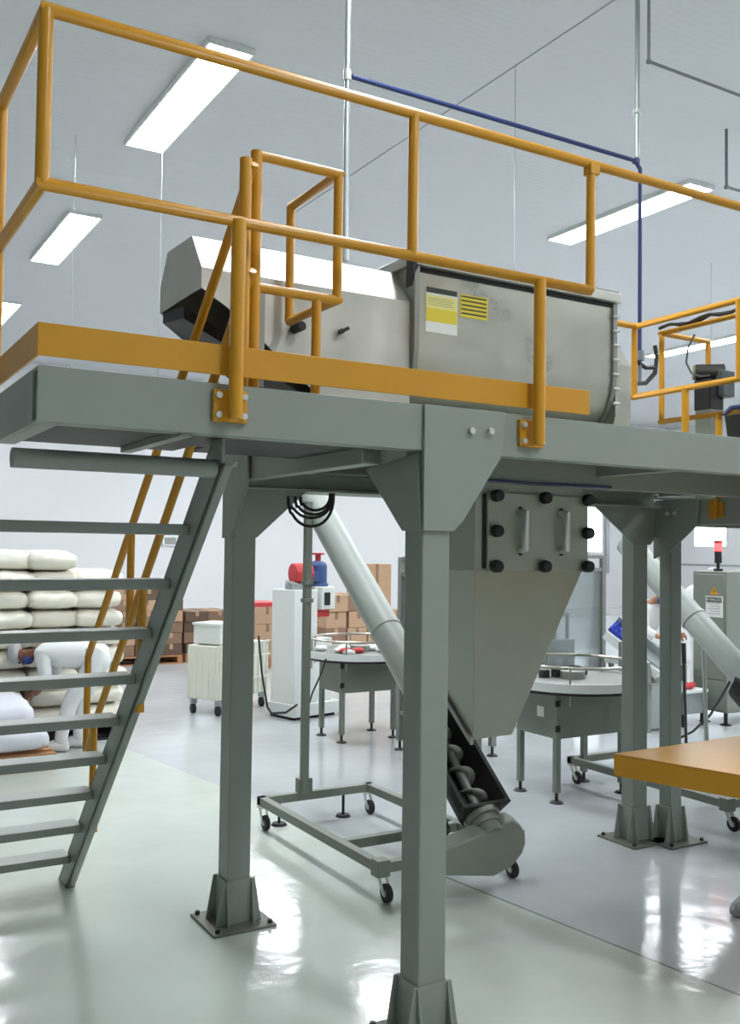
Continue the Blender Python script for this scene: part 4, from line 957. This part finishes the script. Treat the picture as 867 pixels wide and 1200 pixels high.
def figure(label, base, H, face, lean, skin, coat, legs, arm_pose, knees=0.0, cover=None, head_drop=0.0, maskc='mask', name='person', stride=.05):
    """standing figure, hips over base; face = horizontal unit vector, lean = trunk angle from upright"""
    t = thing(name, label, 'person', base)
    B = Vector(base); F = Vector(face).normalized(); S_ = UP.cross(F).normalized()       # S_ = the figure's left
    hipz = .52 * H; back = .20 * math.sin(lean)
    hip = B - F * back + UP * hipz
    T = (F * math.sin(lean) + UP * math.cos(lean)); Nn = (F * math.cos(lean) - UP * math.sin(lean))   # along the trunk / chest side
    L = .30 * H
    waist = hip + T * L * .32; chest = hip + T * L * .72; sh = hip + T * L * .97; neck = hip + T * (L * 1.10); 
    hd = T * math.cos(head_drop) + Nn * math.sin(head_drop); hd.normalize(); hf = Nn * math.cos(head_drop) - T * math.sin(head_drop)
    head = neck + hd * .085 * H / 1.7 + hf * .012
    k = H / 1.7
    ch = [[(hip, .09 * k), (waist, .085 * k), (chest, .10 * k), (sh, .07 * k), (neck, .052 * k), (neck + hd * .045 * k, .048 * k), (neck + hd * .09 * k + hf * .016, .064 * k), (neck + hd * .16 * k + hf * .004, .066 * k), (neck + hd * .20 * k, .04 * k)]]
    cnt = 9; coatch = [[(hip - UP * .16, .165 * k), (hip - T * .02, .172 * k), (waist, .15 * k), (chest, .17 * k), (sh, .125 * k), (sh + T * .035, .07 * k)]]; ccnt = 6
    legch = []; feet = []
    for sgn in (1, -1):
        h0 = hip + S_ * sgn * .085 * k - UP * .04; ft = B + S_ * sgn * .10 * k + F * (stride if sgn > 0 else -stride)
        an = ft + UP * .075; kn = (h0 + an) / 2 + F * (.03 + knees)
        ch.append([0, (h0, .06 * k), (kn, .045 * k), (an, .035 * k), (ft + UP * .035 + F * .08, .022 * k), (ft + UP * .028 + F * .14, .018 * k)]); cnt += 5
        legch.append([(h0 + UP * .06, .11 * k), (h0 - UP * .05, .108 * k), (kn, .083 * k), (an + UP * .06, .064 * k), (an - UP * .035, .066 * k)]); feet.append((ft, an))
    hands = []
    for sgn, (el, wr, hn) in zip((1, -1), arm_pose):
        s = sh + S_ * sgn * .17 * k - T * .03
        P = lambda v: s + F * v[0] * k + S_ * sgn * v[1] * k + UP * v[2] * k
        e, w, h_ = P(el), P(wr), P(hn)
        d_ = (h_ - w).normalized(); sd = d_.cross(F); sd = (S_ if sd.length < .2 else sd.normalized())
        pl_ = d_.cross(sd)
        i0 = cnt
        ch.append([3, (s, .05 * k), (e, .04 * k), (w, .032 * k), (w + d_ * .05, (.036 * k, .022 * k)), (w + d_ * .085, (.036 * k, .02 * k))]); cnt += 5
        for fi, (off, ln) in enumerate(((-.027, .07), (-.009, .08), (.009, .076), (.026, .06))):
            b_ = w + d_ * .088 + sd * off
            ch.append([i0 + 4, (b_ + d_ * .012, .0095), (b_ + d_ * ln * .55 + pl_ * .008, .009), (b_ + d_ * ln * .9 + pl_ * .03, .0075)]); cnt += 3
        ch.append([i0 + 3, (w + d_ * .05 + sd * -.045 + pl_ * .01, .011), (w + d_ * .085 + sd * -.058 + pl_ * .03, .009)]); cnt += 2
        coatch.append([3, (s, .082 * k), ((s + e) / 2, .07 * k), (e, .062 * k), (e + (w - e) * .80, .05 * k)]); ccnt += 4
    body = skinmesh('body', ch, skin, t)
    skinmesh('coat', coatch, coat, t)
    skinmesh('trousers', [[(hip + UP * .0, .14 * k), (hip - UP * .06, .13 * k)], [0] + legch[0], [0] + legch[1]], legs, t)
    hc = neck + hd * .135 * k
    # face: nose, eyes, ears, mouth hidden by the mask
    MB().ball(hc + hf * .088 * k + hd * -.0, .016 * k, n=10).ball(hc + S_ * .082 * k, .022 * k, (.5, .8, 1.1), 10).ball(hc - S_ * .082 * k, .022 * k, (.5, .8, 1.1), 10).build('face', M[skin], t)
    MB().ball(hc + hf * .076 * k + S_ * .032 * k + hd * .025 * k, .010 * k, n=8).ball(hc + hf * .076 * k - S_ * .032 * k + hd * .025 * k, .010 * k, n=8).build('eyes', M['black'], t)
    mb = MB(); rr = bmesh.ops.create_uvsphere(mb.bm, u_segments=20, v_segments=12, radius=.098 * k)
    Rm = Matrix((S_, hf, hd)).transposed()
    for v in rr['verts']:
        if v.co.z < .0: v.co.z *= .25
        v.co = Rm @ Vector((v.co.x * .98, v.co.y * 1.04, v.co.z * 1.06)) + hc + hd * .045 * k - hf * .012
    mb.build('hairnet', M['net'], t)
    mb = MB(); rr = bmesh.ops.create_uvsphere(mb.bm, u_segments=16, v_segments=10, radius=.07 * k)
    for v in rr['verts']: v.co = Rm @ Vector((v.co.x, v.co.y * .75, v.co.z * .75)) + hc + hf * .052 * k - hd * .045 * k
    mb.build('face_mask', M[maskc], t)
    for (ft, an) in feet:
        mb = MB(); A_ = []; 
        for i, (s, w_, hh) in enumerate(((-.07, .035, .08), (-.03, .046, .115), (.04, .05, .11), (.12, .052, .075), (.18, .042, .055), (.205, .02, .03))):
            c_ = ft + F * s
            A_.append([mb.bm.verts.new(c_ + S_ * (w_ * math.cos(a)) + UP * (max(0, hh / 2 + hh / 2 * math.sin(a)))) for a in [2 * math.pi * q_ / 12 for q_ in range(12)]])
        for Ra, Rb in zip(A_[:-1], A_[1:]):
            for q_ in range(12): mb.bm.faces.new((Ra[q_], Ra[(q_ + 1) % 12], Rb[(q_ + 1) % 12], Rb[q_]))
        mb.bm.faces.new(A_[0]); mb.bm.faces.new(list(reversed(A_[-1])))
        so = mb.build('shoe', M[cover or 'coat'], t); so.modifiers.new('s', 'SUBSURF').levels = 1
    return t
# worker bending over the sacks
w1 = at(82, 884, 8.02); w1.z = 0
figure('worker in white coat and cap bending over to grip a pale sack', w1, 1.50, -RT, math.radians(88), 'skin', 'coat', 'coat',
       [((-.05, .0, -.20), (.03, -.02, -.33), (.10, -.03, -.37)), ((-.03, .0, -.20), (.08, -.02, -.31), (.16, -.04, -.35))], knees=.03, cover='coat', head_drop=.15)
w2 = at(756, 838, 10.3); w2.z = 0
figure('worker in white coat and grey hairnet seen between the two right columns', w2, 1.47, (.5 * RT - .8 * FW), math.radians(28), 'skin2', 'coat', 'coat',
       [((.10, .04, -.26), (.28, -.02, -.30), (.36, -.04, -.31)), ((.08, .04, -.27), (.26, -.02, -.34), (.34, -.04, -.36))], cover='coat', head_drop=.5)
w3 = at(808, 830, 11.3); w3.z = 0
figure('worker in hairnet half hidden behind the electrical cabinet', w3, 1.62, (.8 * RT - .5 * FW), math.radians(22), 'skin2', 'coat', 'coat',
       [((.10, .04, -.26), (.28, -.02, -.30), (.36, -.04, -.31)), ((.08, .04, -.27), (.26, -.02, -.34), (.34, -.04, -.36))], cover='coat', head_drop=.6)
w4 = at(937, 1040, 5.05); w4.z = 0
figure('person at the right edge showing only a grey shoe cover and navy trouser leg', w4, 1.72, (-RT * .8 - FW * .6), math.radians(2), 'skin2', 'coat', 'navy',
       [((.02, .05, -.28), (.12, .03, -.50), (.16, .02, -.58)), ((.02, .05, -.28), (.12, .03, -.50), (.16, .02, -.58))], cover='cover', head_drop=.1, stride=.56)
